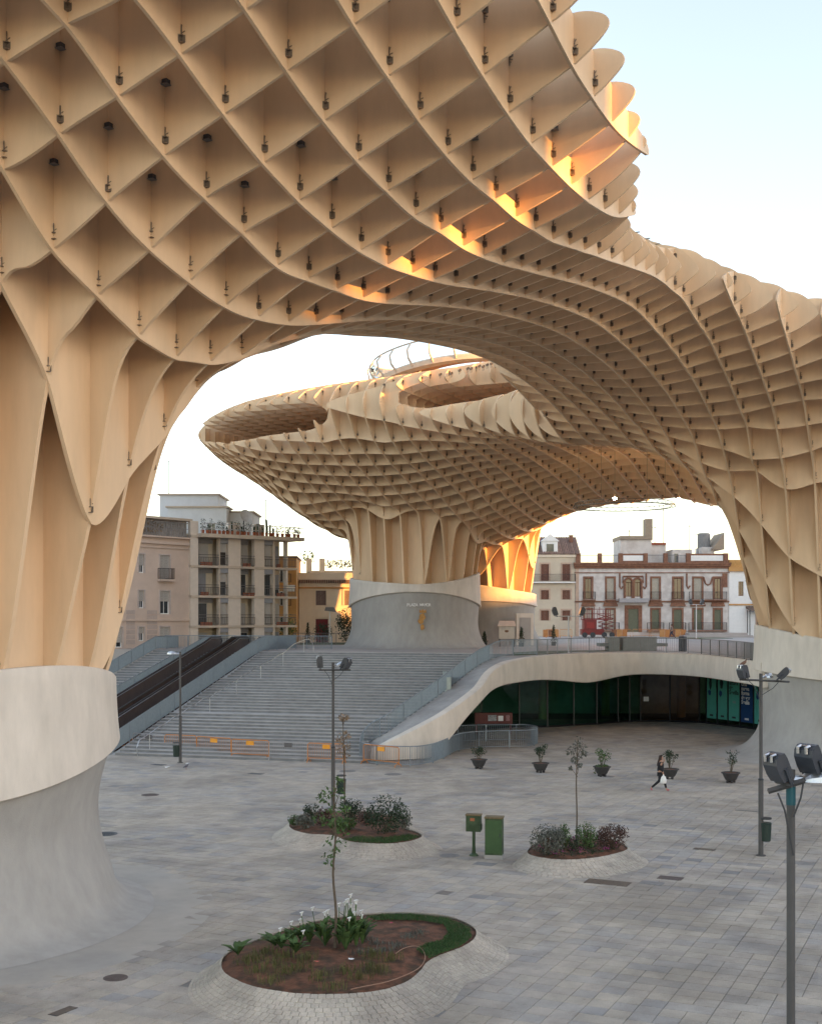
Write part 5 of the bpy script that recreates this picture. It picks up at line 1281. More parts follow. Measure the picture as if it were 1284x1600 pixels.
# ------------------------------------------------------------ potted shrubs
for k,(x,y,lab,hh) in enumerate([(748,1201,'leftmost dark bowl planter with a low round bush beside the curved railing',.62),(844,1207,'bowl planter with a leafy bush standing second from the left',.95),(940,1213,'bowl planter with a bush and trailing grass on its rim, third from the left',.78),(1046,1217,'bowl planter directly behind the walking woman',.9),(1141,1223,'rightmost bowl planter with a thin open bush',1.0)]):
    p=W(x,y); r=thing('bowl_planter',lab,'planter',tuple(p),k*1.1,'bowl planters standing on the paving')
    MB().lathe([(.20,.12),(.26,.14),(.36,.34),(.40,.46),(.46,.47),(.46,.51),(.37,.51),(.35,.44)],(0,0,0),22).build('bowl',mat('planter_grey',(.045,.042,.042),.7,.15,6),r)
    for q in range(4): MB().lathe([(.055,0),(.07,.06),(.055,.13)],(.17*cos(q*pi/2+.4),.17*sin(q*pi/2+.4),0),10).build('foot',mat('planter_grey',(.045,.042,.042)),r)
    MB().lathe([(.36,.47),(.1,.50)],(0,0,0),16).build('soil',SOIL,r)
    mb=MB(); rr=random.Random(k+3); tips=[]
    for q in range(7):
        a=rr.uniform(0,6.3); d=rr.uniform(.05,.22); t=(d*cos(a)*1.6,d*sin(a)*1.6,.5+hh*rr.uniform(.55,1)); mb.tube([(d*.2*cos(a),d*.2*sin(a),.48),(d*.8*cos(a),d*.8*sin(a),.5+hh*.35),t],[.018,.012,.006],5); tips.append(t)
    mb.build('stems',BARK,r)
    mb=MB(); 
    for t in tips: leaves(mb,t,(.17,.17,.15),46 if k<4 else 30,.075,rr)
    leaves(mb,(0,0,.55+hh*.55),(.25,.25,hh*.35),150 if k<4 else 60,.075,rr)
    if k==2: leaves(mb,(0,0,.53),(.4,.4,.07),160,.08,rr); leaves(mb,(.38,.1,.3),(.07,.1,.25),60,.07,rr)
    mb.build('foliage',LEAFD if k!=2 else LEAF,r,kind='stuff')
# ------------------------------------------------------------ ground fittings
def lid(label,x,y,w,d,rz,m,round_=False,bars=0,z=0,name='manhole_cover',cat='manhole cover'):
    p=W(x,y,z); r=thing(name,label,cat,(p.x,p.y,z+.004),rz)
    if round_:
        MB().lathe([(w/2,-.02),(w/2,.006),(w/2-.03,.006),(w/2-.035,.002),(0.01,.002)],(0,0,0),28,caps=False).build('lid',m,r)
        mb=MB()
        for i in range(-4,5):
            for j in range(-4,5):
                if i*i+j*j<17: mb.cbox((i*w/10.5,j*w/10.5,.005),w/15,w/15,.006)
        mb.build('grip_pattern',m,r)
    else:
        MB().box(-w/2,w/2,-d/2,d/2,-.02,.003).build('frame',m,r)
        if bars:
            mb=MB()
            for k in range(bars): mb.box(-w/2+.03,w/2-.03,-d/2+d*(k+.3)/bars,-d/2+d*(k+.7)/bars,.003,.009)
            mb.build('grate_bars',STEEL,r)
RUST=mat('cast_iron',(.11,.085,.075),.7,.3,8,bump=.3)
LIDG=mat('stone_lid',(.22,.21,.20),.8,.25,6)
lid('round rusty manhole cover left of the foreground bed',181,1528,.55,0,0,RUST,True)
lid('rectangular slot drain near the bottom left corner',99,1580,.62,.24,radians(62),DARKM,bars=5,name='drain_grate',cat='drain')
lid('square stone lid in the paving above the foreground bed',694,1395,.42,.42,ang,LIDG,bars=3)
lid('grey stone lid left of the white lilies',478,1427,.7,.55,ang,LIDG)
lid('wide mesh grate in front of the right planting bed',949,1379,1.35,.62,ang,RUST,bars=9,name='drain_grate',cat='drain')
lid('brownish lid right of the mesh grate',1047,1372,.75,.5,ang,RUST)
lid('grey lid between the mesh grate and the brown lid',1018,1380,.7,.45,ang,LIDG)
lid('round cover beside the middle planting bed',702,1337,.68,0,0,LIDG,True)
lid('square cover in front of the tall green cabinet',757,1350,.7,.5,ang,LIDG)
lid('long slot lid on the right paving in front of the trunk base',1100,1327,.75,.3,ang,DARKM,bars=3,name='drain_grate',cat='drain')
lid('thin slot drain left of the right lamp post',1165,1267,.9,.12,ang,DARKM,name='drain_grate',cat='drain')
lid('oval looking cover in front of the curved railing',614,1210,.9,.6,ang,LIDG,True)
lid('cover behind the dry young tree',543,1205,.9,.5,ang,LIDG,True)
lid('small dark cover left of the barriers foot',248,1195,.8,.5,ang,DARKM)
lid('dark cover between left lamp post and middle bed',400,1209,.8,.45,ang,DARKM)
lid('dark oval cover on the left paving',235,1242,.8,.6,ang,RUST,True)
lid('small round cover near the left base',165,1303,.9,.7,ang,DARKM,True)
# small litter, pigeons
def bit(label,x,y,s,m,z=0):
    p=W(x,y,z); rr=random.Random(int(x*7+y)); mb=MB(); pts=[]
    for i in range(4):
        for j in range(3): pts.append((s*(i/3-.5)+rr.uniform(-.1,.1)*s,s*.8*(j/2-.5)+rr.uniform(-.1,.1)*s,abs(rr.uniform(.02,.35))*s))
    F=[(j+i*3,j+(i+1)*3,j+1+(i+1)*3,j+1+i*3) for i in range(3) for j in range(2)]
    mb.add(pts,F); o=mb.build('paper_scrap',m); o.location=(p.x,p.y,p.z+.003); tag(o,label,'litter')
bit('white paper scrap on the paving in front of the barriers',262,1200,.28,WHITEP)
bit('white paper scrap in the soil of the foreground bed, right one',549,1500,.12,WHITEP,.53)
bit('red and white wrapper in the soil of the foreground bed',494,1504,.13,mat('wrapper_red',(.5,.12,.08),.5,.3,30),.53)
bit('pink wrapper near the lawn of the foreground bed',611,1443,.10,mat('wrapper_pink',(.5,.03,.10),.5),.5)
bit('tiny white scrap beside the left lamp post',293,1194,.2,WHITEP)
pg=thing('pigeon','small grey pigeon walking right of the left lamp post','pigeon',tuple(W(291,1202)),.6)
mb=MB(); mb.tube([(-.17,0,.11),(-.10,0,.13),(-.02,0,.16),(.05,0,.17),(.10,0,.22),(.125,0,.27)],[.012,.035,.06,.058,.03,.022],10); mb.build('body',mat('pigeon_grey',(.10,.10,.12),.7,.3,20),pg,smooth=True); mb=MB(); mb.lathe([(.001,-.03),(.026,-.01),(.026,.012),(.001,.03)],(.135,0,.285),8); mb.tube([(.155,0,.285),(.185,0,.275)],[.008,.002],5); mb.build('head',mat('pigeon_dark',(.05,.05,.07),.6),pg)
for s in (-.025,.025): MB().tube([(.0,s,.12),(.01,s,.0),(.04,s,.003)],.006,4).build('leg',mat('pigeon_leg',(.3,.08,.06),.6),pg)
bd=thing('pigeon','small bird perched on top of the right lamp post floodlight','pigeon',(0,0,0)); 
p=WY(1161,1040,41.9); bd.location=p
MB().tube([(-.16,0,.02),(-.08,0,.05),(.0,0,.09),(.06,0,.13),(.09,0,.19)],[.01,.04,.06,.045,.02],8).build('body',mat('pigeon_brown',(.16,.09,.06),.7,.3,20),bd,smooth=True); MB().lathe([(.001,-.03),(.028,0),(.001,.03)],(.10,0,.20),8).build('head',mat('pigeon_brown',(.16,.09,.06)),bd)
# garden hose on the bed
hs=thing('garden_hose','thin pale hose curling on the soil beside the lawn','hose')
MB().tube(catmull([W(x,y,.50) for x,y in [(618,1490),(630,1482),(648,1478),(660,1484),(664,1497),(655,1512),(630,1525),(600,1535),(560,1543),(548,1546)]],5),.009,6).build('tube',mat('hose_tan',(.30,.17,.11),.6),hs)
# ------------------------------------------------------------ things on the raised square
rl=thing('scissor_lift','dark red scissor lift machine parked before the mansion','scissor lift',tuple(W(906,996,5.5)),0)
RED=mat('lift_red',(.17,.018,.016),.45,.2,3); 
MB().box(.1,3.0,-1,.9,.35,1.1).build('chassis',RED,rl); MB().box(.35,2.0,-1.05,.85,1.1,2.3).build('engine_cover',RED,rl)
for x in (.45,1.5,3.0,4.0):
    MB().tube([(x,-1.12,.35),(x,-.82,.35)],.35,14).build('wheel',DARKM,rl)
mb=MB()
for q in range(4):
    mb.tube([(2.2,-.9,1.0+q*.5),(4.2,-.9,1.5+q*.5)],.05,5); mb.tube([(2.2,-.9,1.5+q*.5),(4.2,-.9,1.0+q*.5)],.05,5)
mb.build('scissor_arms',RED,rl)
mb=MB(); 
for x in (.3,1.0,1.7,2.4,3.1,3.8): mb.tube([(x,-.9,2.4),(x,-.9,4.0 if x<3 else 3.6)],.045,5); mb.tube([(x,.8,2.4),(x,.8,3.6)],.045,5)
for z in (2.5,3.1,3.7): mb.tube([(.3,-.9,z),(3.8,-.9,z)],.045,5)
mb.build('platform_rail',RED,rl); MB().box(.2,4.1,-.95,.85,2.3,2.42).build('platform',RED,rl); MB().box(.7,1.7,-1.07,-1.051,1.2,2.0).build('front_panel',mat('lift_bright_red',(.25,.02,.018),.4),rl)
ks=thing('cream_kiosk','small cream stall with a slanted roof on thin dark legs next to the rear base','kiosk',(7.85,108.3,5.5),-.1); ks.scale=(.85,.85,.8)
MB().box(0,1.6,-.7,.7,.9,2.3).build('box',CREAM,ks); MB().add([(-.15,-.95,2.3),(1.75,-.95,2.3),(1.6,.7,2.9),(0,.7,2.9),(0,.7,2.3),(1.6,.7,2.3)],[(0,1,2,3),(0,3,4),(1,5,2),(2,5,4,3),(0,4,5,1)]).build('roof',CREAM,ks)
for x,y in ((.05,-.65),(1.55,-.65),(.05,.65),(1.55,.65)): MB().box(x-.04,x+.04,y-.04,y+.04,0,.9).build('leg',DARKM,ks)
MB().add([(x+.8,-.715,z+1.75) for x,z in blob(0,0,.28,.16,3)],[tuple(range(26))]).build('emblem',mat('emblem_brown',(.2,.1,.05),.6),ks)
for k,(x,y,h,lab) in enumerate([(9.9,109.0,1.75,'dark cone shaped cypress in a pot between kiosk and service door'),(13.2,112.5,1.9,'dark cone cypress just right of the rear trunk base'),(6.55,108.6,1.3,'small cone cypress half hidden by the front trunk base'),(-10.7,126,2.1,'dark clipped cypress left of the red villa door')]):
    p=Vector((x,y,5.5)); r=thing('cone_cypress',lab,'cypress',tuple(p),0,'clipped cone cypresses on the raised square')
    MB().lathe([(.2,0),(.26,.35),(.22,.36)],(0,0,0),12).build('pot',DARKM,r); MB().tube([(0,0,.3),(0,0,h*.9)],.03,5).build('trunk',BARK,r)
    mb=MB(); rr=random.Random(k)
    for q in range(9):
        f=q/9; leaves(mb,(0,0,.45+(h-.4)*f),(.33*(1-f)+.04,)*2+(.16,),70,.09,rr)
    mb.build('foliage',LEAFD,r,kind='stuff')
def bush(label,p,rad,mm,n=700,size=.09,cat='bush',seed=1,group=None):
    r=thing('leafy_bush',label,cat,tuple(p),0,group); rr=random.Random(seed); mb=MB()
    for q in range(7):
        a=rr.uniform(0,6.3); d=rr.uniform(.2,.8); mb.tube([(0,0,0),(rad[0]*d*.5*cos(a),rad[1]*d*.5*sin(a),rad[2]*.8),(rad[0]*d*cos(a),rad[1]*d*sin(a),rad[2]*rr.uniform(1.2,1.8))],[.02,.014,.005],5)
    mb.build('stems',BARK,r); mb=MB()
    leaves(mb,(0,0,rad[2]*.95),rad,int(n*.75),size,rr)
    for q in range(6):
        a=rr.uniform(0,6.3); leaves(mb,(rad[0]*.6*cos(a),rad[1]*.6*sin(a),rad[2]*rr.uniform(.7,1.5)),(rad[0]*.4,rad[1]*.4,rad[2]*.4),int(n*.07),size,rr)
    mb.build('foliage',mm,r,kind='stuff'); return r
bush('large loose olive bush between the villa and the front trunk base',(-5.9,120,5.5),(1.7,1.2,1.9),LEAFD,1500,.17,seed=21)
bush('green bush in front of the red villa door',(-8.9,123,5.5),(1.1,.8,1.1),LEAFD,700,.14,seed=22)
bush('low hedge clump beside the flats end balconies',(-12.3,121,5.5),(1.0,.8,1.6),LEAF,700,.15,seed=23)
# lawn strip behind fascia
o=sheetpoly('lawn_strip',[(p.x,p.y) for p in [W(800,1024,5.5),W(838,1023,5.5),W(900,1018.5,5.5),W(985,1017.5,5.5),W(985,1016,5.5),W(838,1018,5.5),W(800,1020,5.5)]],5.50,5.53,LAWN)
o=sheetpoly('lawn_strip',[(-11,117),(-4.5,117),(-4.5,126),(-11,126)],5.5,5.52,LAWN)
o=sheetpoly('lawn_strip',[(26,151),(40,151),(40,156),(26,156)],5.5,5.53,LAWN)
rl_=[Vector((x,118.5,5.5)) for x in (-11.4,-9,-6,-3.2)]
railing('garden_railing','thin railing in front of the villa garden',rl_,gap=.22,m=mat('thin_rail_grey',(.22,.22,.22)))
bn=thing('street_bin','dark cylindrical bin behind the balcony railing','bin',tuple(W(1066,1020,5.5))); bn.location.y=93.5; bn.location.x=20.9
MB().lathe([(.3,0),(.32,.05),(.32,1.1),(.27,1.15)],(0,0,0),18).build('drum',mat('bin_navy',(.03,.04,.055),.5),bn); MB().lathe([(.33,1.0),(.33,1.04)],(0,0,0),18).build('rim',STEELL,bn)
bn=thing('street_bin','dark bin at the top of the stairs beside the railing','bin',(-11.9,100.2,5.5))
MB().lathe([(.28,0),(.3,.05),(.3,1.0),(.25,1.08)],(0,0,0),16).build('drum',mat('bin_navy',(.03,.04,.055)),bn); MB().lathe([(.31,.9),(.31,.94)],(0,0,0),16).build('rim',DARKM,bn)
sk=thing('roof_vent','low grey rooftop box on the square behind the balcony railing','ventilation box',(15.6,94.5,5.5))
MB().box(.9,3.5,0,2,0,1.1).box(-.2,.6,0,2,0,1.1).build('box',mat('vent_grey',(.22,.24,.24),.6,.1,3),sk); MB().box(3.5,4.4,.2,1.8,.35,.6).box(-.9,-.2,.2,1.8,.35,.6).build('side_tray',mat('vent_grey',(.22,.24,.24)),sk)
# red stall under the ramp
sg=thing('exhibit_panel','dark red panel box with small pictures under the ramp','panel',tuple(W(742,1148)),.05)
MB().box(0,2.6,0,.5,.75,1.5).build('panel',mat('oxide_red',(.13,.035,.028),.6,.2,3),sg); MB().box(.9,1.5,-.03,-.001,.95,1.35).build('picture',mat('picture_grey',(.3,.3,.3),.5,.5,9),sg); MB().box(1.6,1.95,-.03,-.001,.95,1.3).build('picture',WHITEP,sg); MB().box(2.15,2.4,-.03,-.001,.95,1.35).build('picture',mat('picture_rose',(.3,.15,.15),.5,.4,9),sg)
for x in (.1,2.5): MB().box(x-.05,x+.05,.1,.4,0,.75).build('leg',mat('oxide_red',(.13,.035,.028)),sg)
bush('dark potted shrub inside the shop window',tuple(W(968,1126)),(.5,.4,.35),LEAFD,300,.12,seed=31)
# ------------------------------------------------------------ planting
rng=random.Random(11)
def sapling(label,base,pts,r0,crown,mm,seed,n,size):
    r=thing('young_tree',label,'tree',tuple(base)); rr=random.Random(seed)
    MB().tube(catmull([Vector(p) for p in pts],4),[r0*(1-.6*i/(4*(len(pts)-1))) for i in range(4*(len(pts)-1)+1)],7).build('trunk',BARK,r)
    mb=MB(); top=Vector(pts[-1]); tips=[]
    for (cx,cy,cz,rad) in crown:
        s=Vector((pts[-1][0]*.6,0,cz-.35)); e=Vector((cx,cy,cz)); mb.tube([Vector((pts[-1][0]*cz/pts[-1][2],0,max(.3,cz-.3))),(s+e)/2+Vector((0,0,.05)),e],[.012,.008,.004],5)
    mb.build('twigs',BARK,r); mb=MB()
    for (cx,cy,cz,rad) in crown: leaves(mb,(cx,cy,cz),(rad,rad,rad*.9),n,size,rr,flat=.3)
    mb.build('crown',mm,r,kind='stuff'); return r
b1p=W(523,1481,.5); 
sapling('thin young tree with sparse green leaves growing in the foreground bed',b1p,[(0,0,0),(.03,0,.8),(-.04,.02,1.7),(.02,0,2.6),(-.02,0,3.3),(.0,0,3.85)],.035,[(-.15,.05,3.6,.2),(-.32,.0,3.45,.12),(.12,0,3.55,.14),(-.35,0,2.95,.2),(-.12,0,2.95,.22),(.15,0,2.75,.2),(.02,0,2.4,.26),(-.1,0,2.1,.2),(.22,0,3.2,.12),(-.05,0,3.2,.15),(.1,.1,3.85,.1)],LEAF,1,42,.085)
b2p=W(539,1275,.45)
sapling('young tree with dry brown leaf clusters in the middle bed',b2p,[(0,0,0),(-.02,0,1.0),(-.03,0,2.1),(-.06,0,3.1),(-.08,0,3.85)],.032,[(-.06,0,3.8,.17),(-.16,0,3.78,.12),(.06,0,3.8,.12),(-.1,0,3.2,.2),(.08,.05,3.1,.17),(-.2,0,2.95,.17),(-.05,0,2.8,.25),(.08,0,2.65,.18),(-.15,0,2.55,.16),(.05,0,2.35,.14)],DEADL,2,40,.09)
b3p=W(900,1322,.5)
sapling('slender young tree with small green crown in the right bed',b3p,[(0,0,0),(.02,0,1.0),(.0,0,2.1),(.03,0,3.0),(.05,0,3.6)],.03,[(.05,0,3.5,.16),(-.08,0,3.25,.15),(.18,.0,3.3,.15),(-.22,0,3.15,.13),(.05,0,3.0,.2),(.25,0,3.1,.10),(-.1,0,2.85,.12),(.1,0,2.7,.1),(-.2,0,2.6,.07)],LEAFG,3,44,.08)
def lily(label,p,seed,h,flowers):
    r=thing('lily_plant',label,'lily',tuple(p),0,'white lilies in the foreground bed' ); rr=random.Random(seed); mb=MB()
    for q in range(15):
        a=rr.uniform(0,6.3); L_=h*rr.uniform(.5,.9); out=rr.uniform(.08,.3); w=rr.uniform(.05,.085); c=Vector((cos(a),sin(a),0)); sd_=Vector((-sin(a),cos(a),0))
        P_=[Vector((0,0,0)),c*out*.35+Vector((0,0,L_*.5)),c*out*.8+Vector((0,0,L_*.85)),c*(out+.12)+Vector((0,0,L_))]
        ws=[.012,w*.7,w,.005]
        V=[]; 
        for i,(q_,w_) in enumerate(zip(P_,ws)): V+=[q_-sd_*w_,q_+Vector((0,0,-.015 if i else 0)),q_+sd_*w_]
        mb.add(V,[(i*3+k,i*3+k+1,(i+1)*3+k+1,(i+1)*3+k) for i in range(3) for k in range(2)])
    mb.build('leaves',LEAF,r)
    for q in range(flowers):
        a=rr.uniform(0,6.3); d=rr.uniform(.02,.2); x,y=d*cos(a),d*sin(a); z=h*rr.uniform(.85,1.25)
        f=MB(); f.tube([(x*.3,y*.3,.05),(x,y,z)],.009,5); o=f.build('flower_stalk',LEAF,r)
        g=MB(); k=8; V=[]
        for zz_,rd in ((0,.010),(.035,.015),(.065,.03),(.09,.052)):
            for i in range(k): V.append((x+rd*cos(2*pi*i/k)*(1.25 if zz_>.1 and i==0 else 1),y+rd*sin(2*pi*i/k),z+zz_+(.015*cos(2*pi*i/k) if zz_>.08 else 0)))
        g.add(V,[(i*k+j,i*k+(j+1)%k,(i+1)*k+(j+1)%k,(i+1)*k+j) for i in range(3) for j in range(k)]); g.build('white_bloom',WHITEP,o)
lil=[(508,1478,.62,2),(530,1475,.78,3),(548,1474,.85,4),(556,1479,.80,3),(540,1484,.7,1),(566,1475,.62,1),(470,1470,.45,1),(484,1473,.5,1),(455,1475,.42,1),(440,1482,.38,0),(462,1489,.36,1),(430,1478,.32,1),(500,1467,.55,1)]
labs=['lily clump with blooms directly left of the tree stem','tall lily clump right behind the tree stem','tallest lily clump with the highest white blooms','dense lily clump at the right of the group','lily leaves in front of the tree stem','right outermost lily clump','low lily clump left of the tree, in the back row','lily clump between the low ones and the stem','low lily clump near the left of the row','leafy low lily plant without blooms','small lily plant in the front left row','leftmost small lily plant with one bloom','lily clump behind the stem to the left']
for k,(x,y,h,fl) in enumerate(lil): lily(labs[k],W(x,y,.50),k+40,h,fl)
lily('single bright green seedling at the left rim of the foreground bed',W(372,1492,.48),60,.34,0)
# grass tufts, weeds, lawn on bed 1
def tufts(label,pxs,h,mm,seed,n=60,sp_=.22,z=.49,parent=None):
    rr=random.Random(seed); mb=MB()
    for (x,y) in pxs:
        c=W(x,y,z)
        for q in range(n):
            a=rr.uniform(0,6.3); d=rr.uniform(0,sp_); b=c+Vector((d*cos(a),d*sin(a),0)); a2=rr.uniform(0,6.3); L_=h*rr.uniform(.5,1.2); ln=rr.uniform(.1,.6)*L_
            t=Vector((-sin(a2),cos(a2),0))*.006; m_=b+Vector((cos(a2)*ln*.4,sin(a2)*ln*.4,L_*.7)); e=b+Vector((cos(a2)*ln,sin(a2)*ln,L_*.85))
            mb.add([b-t,b+t,m_+t,m_-t,e],[(0,1,2,3),(3,2,4)])
    o=mb.build('grass_tufts',mm); tag(o,label,'grass'); o['kind']='stuff'
OLIV=mat('olive_grass',(.085,.085,.025),.8,.3,5,rnd=.4)
tufts('thin olive grass tufts scattered over the foreground bed',[(400,1500),(415,1490),(430,1510),(445,1520),(470,1515),(425,1535),(500,1530),(540,1520),(560,1530),(575,1515),(590,1520),(520,1545),(480,1500),(400,1520),(385,1505),(445,1497),(610,1500),(580,1495)],.22,OLIV,5,70,.3)
tufts('small grey weeds near the middle of the foreground bed',[(575,1470),(590,1475),(600,1485),(620,1478),(640,1465),(655,1458),(585,1488),(560,1490)],.10,LEAFG,6,80,.25)
# lawn crescent
def poly_w(px,z): return [W(x,y,z) for x,y in px]
lawn_out=[(572,1431),(600,1427.5),(640,1427),(698,1433.5),(733,1448),(737,1463),(719,1477),(688,1489),(670,1496),(662,1490),(650,1483),(662,1474),(690,1468),(700,1456),(693,1443),(660,1437),(620,1436),(585,1436)]
LP=poly_w(lawn_out,.50); tr_=tessellate_polygon([[Vector((p.x,p.y,0)) for p in LP]])
def scatter_lawn(label,P,dens,seed,h=.05,zc=.47,mm=LAWN,col2=None):
    rr=random.Random(seed); xs=[p.x for p in P]; ys=[p.y for p in P]; mb=MB(); A_=(max(xs)-min(xs))*(max(ys)-min(ys)); 
    for _ in range(int(A_*dens)):
        x=rr.uniform(min(xs),max(xs)); y=rr.uniform(min(ys),max(ys))
        if not inpoly(x,y,P): continue
        a=rr.uniform(0,6.3); t=Vector((-sin(a),cos(a),0))*.008; b=Vector((x,y,zc)); L_=h*rr.uniform(.6,1.3)
        e=b+Vector((cos(a)*L_*.5,sin(a)*L_*.5,L_)); mb.add([b-t,b+t,e],[(0,1,2)])
    o=mb.build('lawn_grass',mm); tag(o,label,'grass'); o['kind']='stuff'
scatter_lawn('dense green lawn crescent at the right end of the foreground bed',LP,2600,8,.055,.475,mat('lawn_blade',(.035,.085,.018),.7,.3,6,rnd=.35))
LP2=poly_w([(536,1311),(560,1306),(600,1308),(640,1303),(656,1306),(640,1312),(605,1316.5),(565,1315.5)],.45)
scatter_lawn('green lawn patch at the front edge of the middle bed',LP2,1200,9,.07,.42,mat('lawn_blade',(.035,.085,.018)))
# bed 2 bushes
for k,(x,y,rad,mm,n,s_,lab) in enumerate([(604,1303,(.85,.6,.72),LEAFD,1900,.075,'biggest loose dark bush at the right of the middle bed'),(549,1280,(.5,.4,.42),LEAFD,800,.07,'spiky dark bush behind the dry young tree'),(505,1290,(.34,.3,.36),LEAFR,520,.07,'small dark reddish bush left of the lamp post'),(487,1279,(.36,.3,.32),LEAFD,520,.06,'small round dark bush at the back left of the middle bed'),(478,1293,(.42,.3,.25),LEAFG,420,.09,'low grey green leafy plants on the left of the middle bed'),(460,1289,(.25,.25,.2),LEAF,240,.08,'leftmost low green plant of the middle bed'),(528,1299,(.35,.25,.28),LEAF,420,.085,'upright leafy green plant behind the foreground tree crown'),(545,1298,(.3,.25,.3),LEAF,320,.085,'light green upright plant left of the biggest bush'),(572,1288,(.35,.3,.3),LEAFR,360,.07,'brownish low bush between the green plants'),(632,1295,(.35,.25,.3),LEAFG,360,.07,'small grey bush at the right rim of the middle bed')]):
    bush(lab,W(x,y,.44),rad,mm,n,s_,seed=70+k)
for k,(x,y,rad,mm,n,s_,lab) in enumerate([(855,1334,(.62,.48,.50),LEAFG,2600,.055,'round grey purple bush at the left of the right bed'),(881,1328,(.24,.2,.46),LEAF,600,.06,'narrow light green shrub left of the young tree stem'),(896,1330,(.18,.16,.22),LEAFD,260,.05,'small sparse bush at the foot of the young tree'),(916,1326,(.40,.32,.46),LEAF,1300,.055,'green shrub with reddish tips right of the young tree stem'),(956,1325,(.56,.42,.42),LEAFR,1800,.055,'rounded dark red green bush at the right of the right bed')]):
    bush(lab,W(x,y,.46),rad,mm,n,s_,seed=90+k)
rr=random.Random(4); mb=MB(); fm=mat('magenta_petal',(.38,.05,.22),.6,.3,9,rnd=.35)
P3=[(p-Vector((0,0,0))) for p in offset(beds[2],-.16)]
for _ in range(1500):
    x=rr.uniform(min(p.x for p in P3),max(p.x for p in P3)); y=rr.uniform(min(p.y for p in P3),max(p.y for p in P3))
    if not inpoly(x,y,P3) or noise.noise((x*1.6,y*1.6,3))<-.05: continue
    leaves(mb,(x,y,.53),(.03,.03,.02),1,.035,rr)
o=mb.build('ground_flowers',fm); tag(o,'small magenta flowers covering the soil of the right bed','flowers'); o['kind']='stuff'
mb=MB()
for _ in range(1500):
    x=rr.uniform(min(p.x for p in P3),max(p.x for p in P3)); y=rr.uniform(min(p.y for p in P3),max(p.y for p in P3))
    if inpoly(x,y,P3): leaves(mb,(x,y,.50),(.04,.04,.02),2,.05,rr)
o=mb.build('ground_cover',LEAFD); tag(o,'low dark green ground cover under the magenta flowers','ground cover'); o['kind']='stuff'
# ------------------------------------------------------------ people
def skinned(name,chain,mtl,parent,sub=2):
    "chain: list of (parent index, (x,y,z), radius or (rx,ry))"
    me=bpy.data.meshes.new(name); vs_=[c[1] for c in chain]; es=[(c[0],i) for i,c in enumerate(chain) if c[0] is not None]
    me.from_pydata(vs_,es,[]); o=bpy.data.objects.new(name,me); col.objects.link(o)
    o.modifiers.new('skin','SKIN'); sv=me.skin_vertices[0].data
    for i,c in enumerate(chain):
        r=c[2] if isinstance(c[2],tuple) else (c[2],c[2]); sv[i].radius=r; sv[i].use_root=(i==0)
    s=o.modifiers.new('sub','SUBSURF'); s.levels=sub; s.render_levels=sub
    dg_=bpy.context.evaluated_depsgraph_get(); m2=bpy.data.meshes.new_from_object(o.evaluated_get(dg_)); bpy.data.objects.remove(o)
    m2.materials.clear(); m2.materials.append(mtl); m2.polygons.foreach_set('use_smooth',[True]*len(m2.polygons))
    o=bpy.data.objects.new(name,m2); col.objects.link(o); o.parent=parent; return o
SKIN=mat('skin',(.42,.24,.16),.6,.05,5); BLK=mat('black_cloth',(.018,.017,.02),.85,.2,8); HAIR=mat('dark_hair',(.035,.018,.012),.5,.2,20); PINKS=mat('pink_shoe',(.45,.12,.15),.6)
BLUE=mat('blue_trousers',(.02,.035,.07),.85,.2,8); GREYT=mat('grey_jacket',(.22,.17,.15),.85,.2,8)
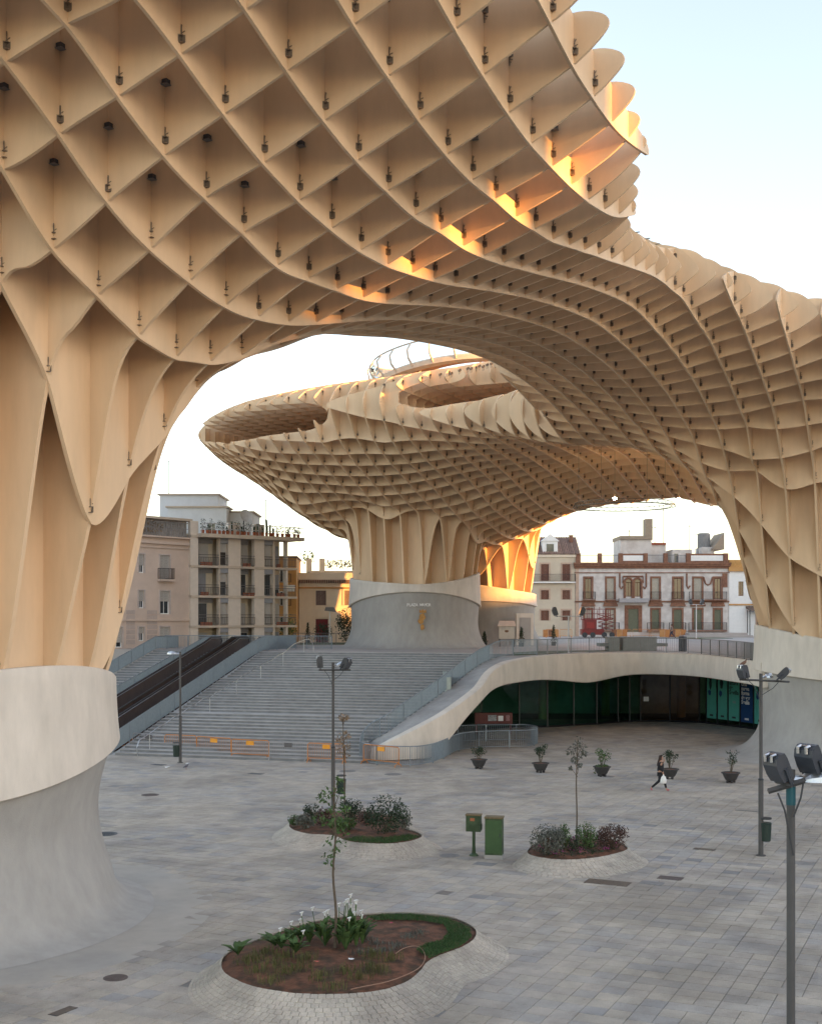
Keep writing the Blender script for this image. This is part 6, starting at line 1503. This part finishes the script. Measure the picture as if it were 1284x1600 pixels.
def person(label,loc,rz,top,legs,shoe,hair,longhair,h=1.66,bag=False,hand_up=False):
    r=thing('person',label,'person',tuple(loc),rz); k=h/1.66; r.scale=(k,k,k)
    # walking towards +x; left side = +y
    C=[(None,(0,0,.92),(.13,.15)),(0,(.01,0,1.05),(.105,.13)),(1,(.02,0,1.2),(.115,.145)),(2,(.03,0,1.34),(.10,.16)),(3,(.045,0,1.43),.052),(4,(.06,0,1.49),.048),(5,(.075,0,1.56),(.085,.075)),(6,(.075,0,1.63),(.07,.065)),
       (0,(.02,.09,.84),.095),(8,(.20,.09,.50),.06),(9,(.30,.09,.13),.042),(10,(.33,.09,.05),.038),(11,(.44,.09,.035),.034),
       (0,(-.02,-.09,.84),.095),(13,(-.06,-.09,.50),.06),(14,(-.36,-.09,.24),.042),(15,(-.45,-.09,.17),.038),(16,(-.42,-.09,.07),.034),
       (3,(.03,.19,1.36),.055),(18,(.0,.22,1.12),.042),]
    if hand_up: C+=[(19,(.17,.14,1.32),.034),(20,(.20,.10,1.42),.03)]
    else: C+=[(19,(.10,.22,.92),.034),(20,(.13,.21,.86),.03)]
    C+=[(3,(.03,-.19,1.36),.055),(22,(-.02,-.22,1.12),.042),(23,(.08,-.22,.90),.034),(24,(.10,-.21,.83),.03)]
    skinned('body',C,SKIN,r)
    T=[(None,(0,0,.88),(.17,.185)),(0,(.01,0,1.05),(.15,.17)),(1,(.02,0,1.2),(.13,.16)),(2,(.03,0,1.36),(.11,.165)),(3,(.04,0,1.42),(.07,.08)),(3,(.03,.20,1.355),.068),(5,(.0,.225,1.12),.055),(3,(.03,-.20,1.355),.068),(7,(-.02,-.225,1.12),.055),(8,(.07,-.225,.93),.045)]
    T+= [(6,(.15,.15,1.29),.045)] if hand_up else [(6,(.09,.225,.95),.045)]
    skinned('jacket',T,top,r)
    Lg=[(None,(0,0,.92),(.145,.16)),(0,(.02,.09,.82),.105),(1,(.20,.09,.50),.072),(2,(.30,.09,.12),.052),(0,(-.02,-.09,.82),.105),(4,(-.06,-.09,.50),.072),(5,(-.35,-.09,.25),.052),(6,(-.43,-.09,.185),.048)]
    skinned('trousers',Lg,legs,r)
    for (a,b) in (((.31,.09,.045),(.46,.09,.035)),((-.455,-.09,.15),(-.41,-.09,.045))):
        skinned('shoe',[(None,a,.05),(0,((a[0]+b[0])/2,a[1],(a[2]+b[2])/2+.005),.048),(1,b,.036)],shoe,r,1)
    Hc=[(None,(.045,0,1.60),(.092,.088)),(0,(.03,0,1.66),(.07,.07)),(0,(0,0,1.55),(.07,.08))]
    if longhair: Hc+=[(2,(-.045,0,1.42),(.05,.085)),(3,(-.09,0,1.27),(.04,.075)),(4,(-.12,0,1.17),(.025,.05))]
    skinned('hair',Hc,hair,r,2)
    mb=MB(); mb.lathe([(.001,-.012),(.012,0),(.001,.014)],(.165,0,1.565),6)   # nose
    mb.build('nose',SKIN,r)
    for s in (-.03,.03): MB().lathe([(.001,-.008),(.009,0),(.001,.008)],(.150,s,1.59),6).build('eye',HAIR,r)
    MB().box(.145,.157,-.022,.022,1.525,1.532).build('mouth',mat('lip',(.3,.08,.07),.6),r)
    # fingers
    for hx,hy,hz,up in ((C[21][1][0],C[21][1][1],C[21][1][2],hand_up),(C[25][1][0],C[25][1][1],C[25][1][2],False)):
        mb=MB(); d=1 if up else -1
        for q in range(4): mb.tube([(hx-.02+.014*q,hy,hz),(hx-.018+.015*q,hy,hz+d*.045),(hx-.005+.014*q,hy,hz+d*(.075-.006*abs(q-1.5)))],[.009,.008,.006],5)
        mb.tube([(hx+.02,hy,hz),(hx+.045,hy,hz+d*.03)],[.009,.006],5); mb.build('fingers',SKIN,r)
    return r
pw=W(1031,1236)
person('woman with long dark hair in black clothes and pink shoes walking with a white bag',pw,0,BLK,BLK,PINKS,HAIR,True,1.64,hand_up=True)
bg_=thing('carrier_bag','white plastic carrier bag held by the walking woman','bag',(pw.x+.10,pw.y-.22,0))
V=[];F=[]
for i,(z,rx,ry) in enumerate([(.38,.10,.04),(.40,.13,.06),(.55,.14,.065),(.68,.10,.05),(.76,.03,.02),(.83,.012,.012)]):
    for k in range(12): V.append((rx*cos(2*pi*k/12)*(1+.08*sin(k*2.3+i)),ry*sin(2*pi*k/12)*(1+.15*sin(k*1.7+i*2)),z))
for i in range(5):
    for k in range(12): F.append((i*12+k,i*12+(k+1)%12,(i+1)*12+(k+1)%12,(i+1)*12+k))
F.append(tuple(range(11,-1,-1))); mb=MB(); mb.add(V,F); mb.build('bag_body',WHITEP,bg_,smooth=True)
person('man in dark blue trousers and grey jacket striding across the raised square',W(1049,997,5.5),pi,GREYT,BLUE,BLK,HAIR,False,1.72)
pass
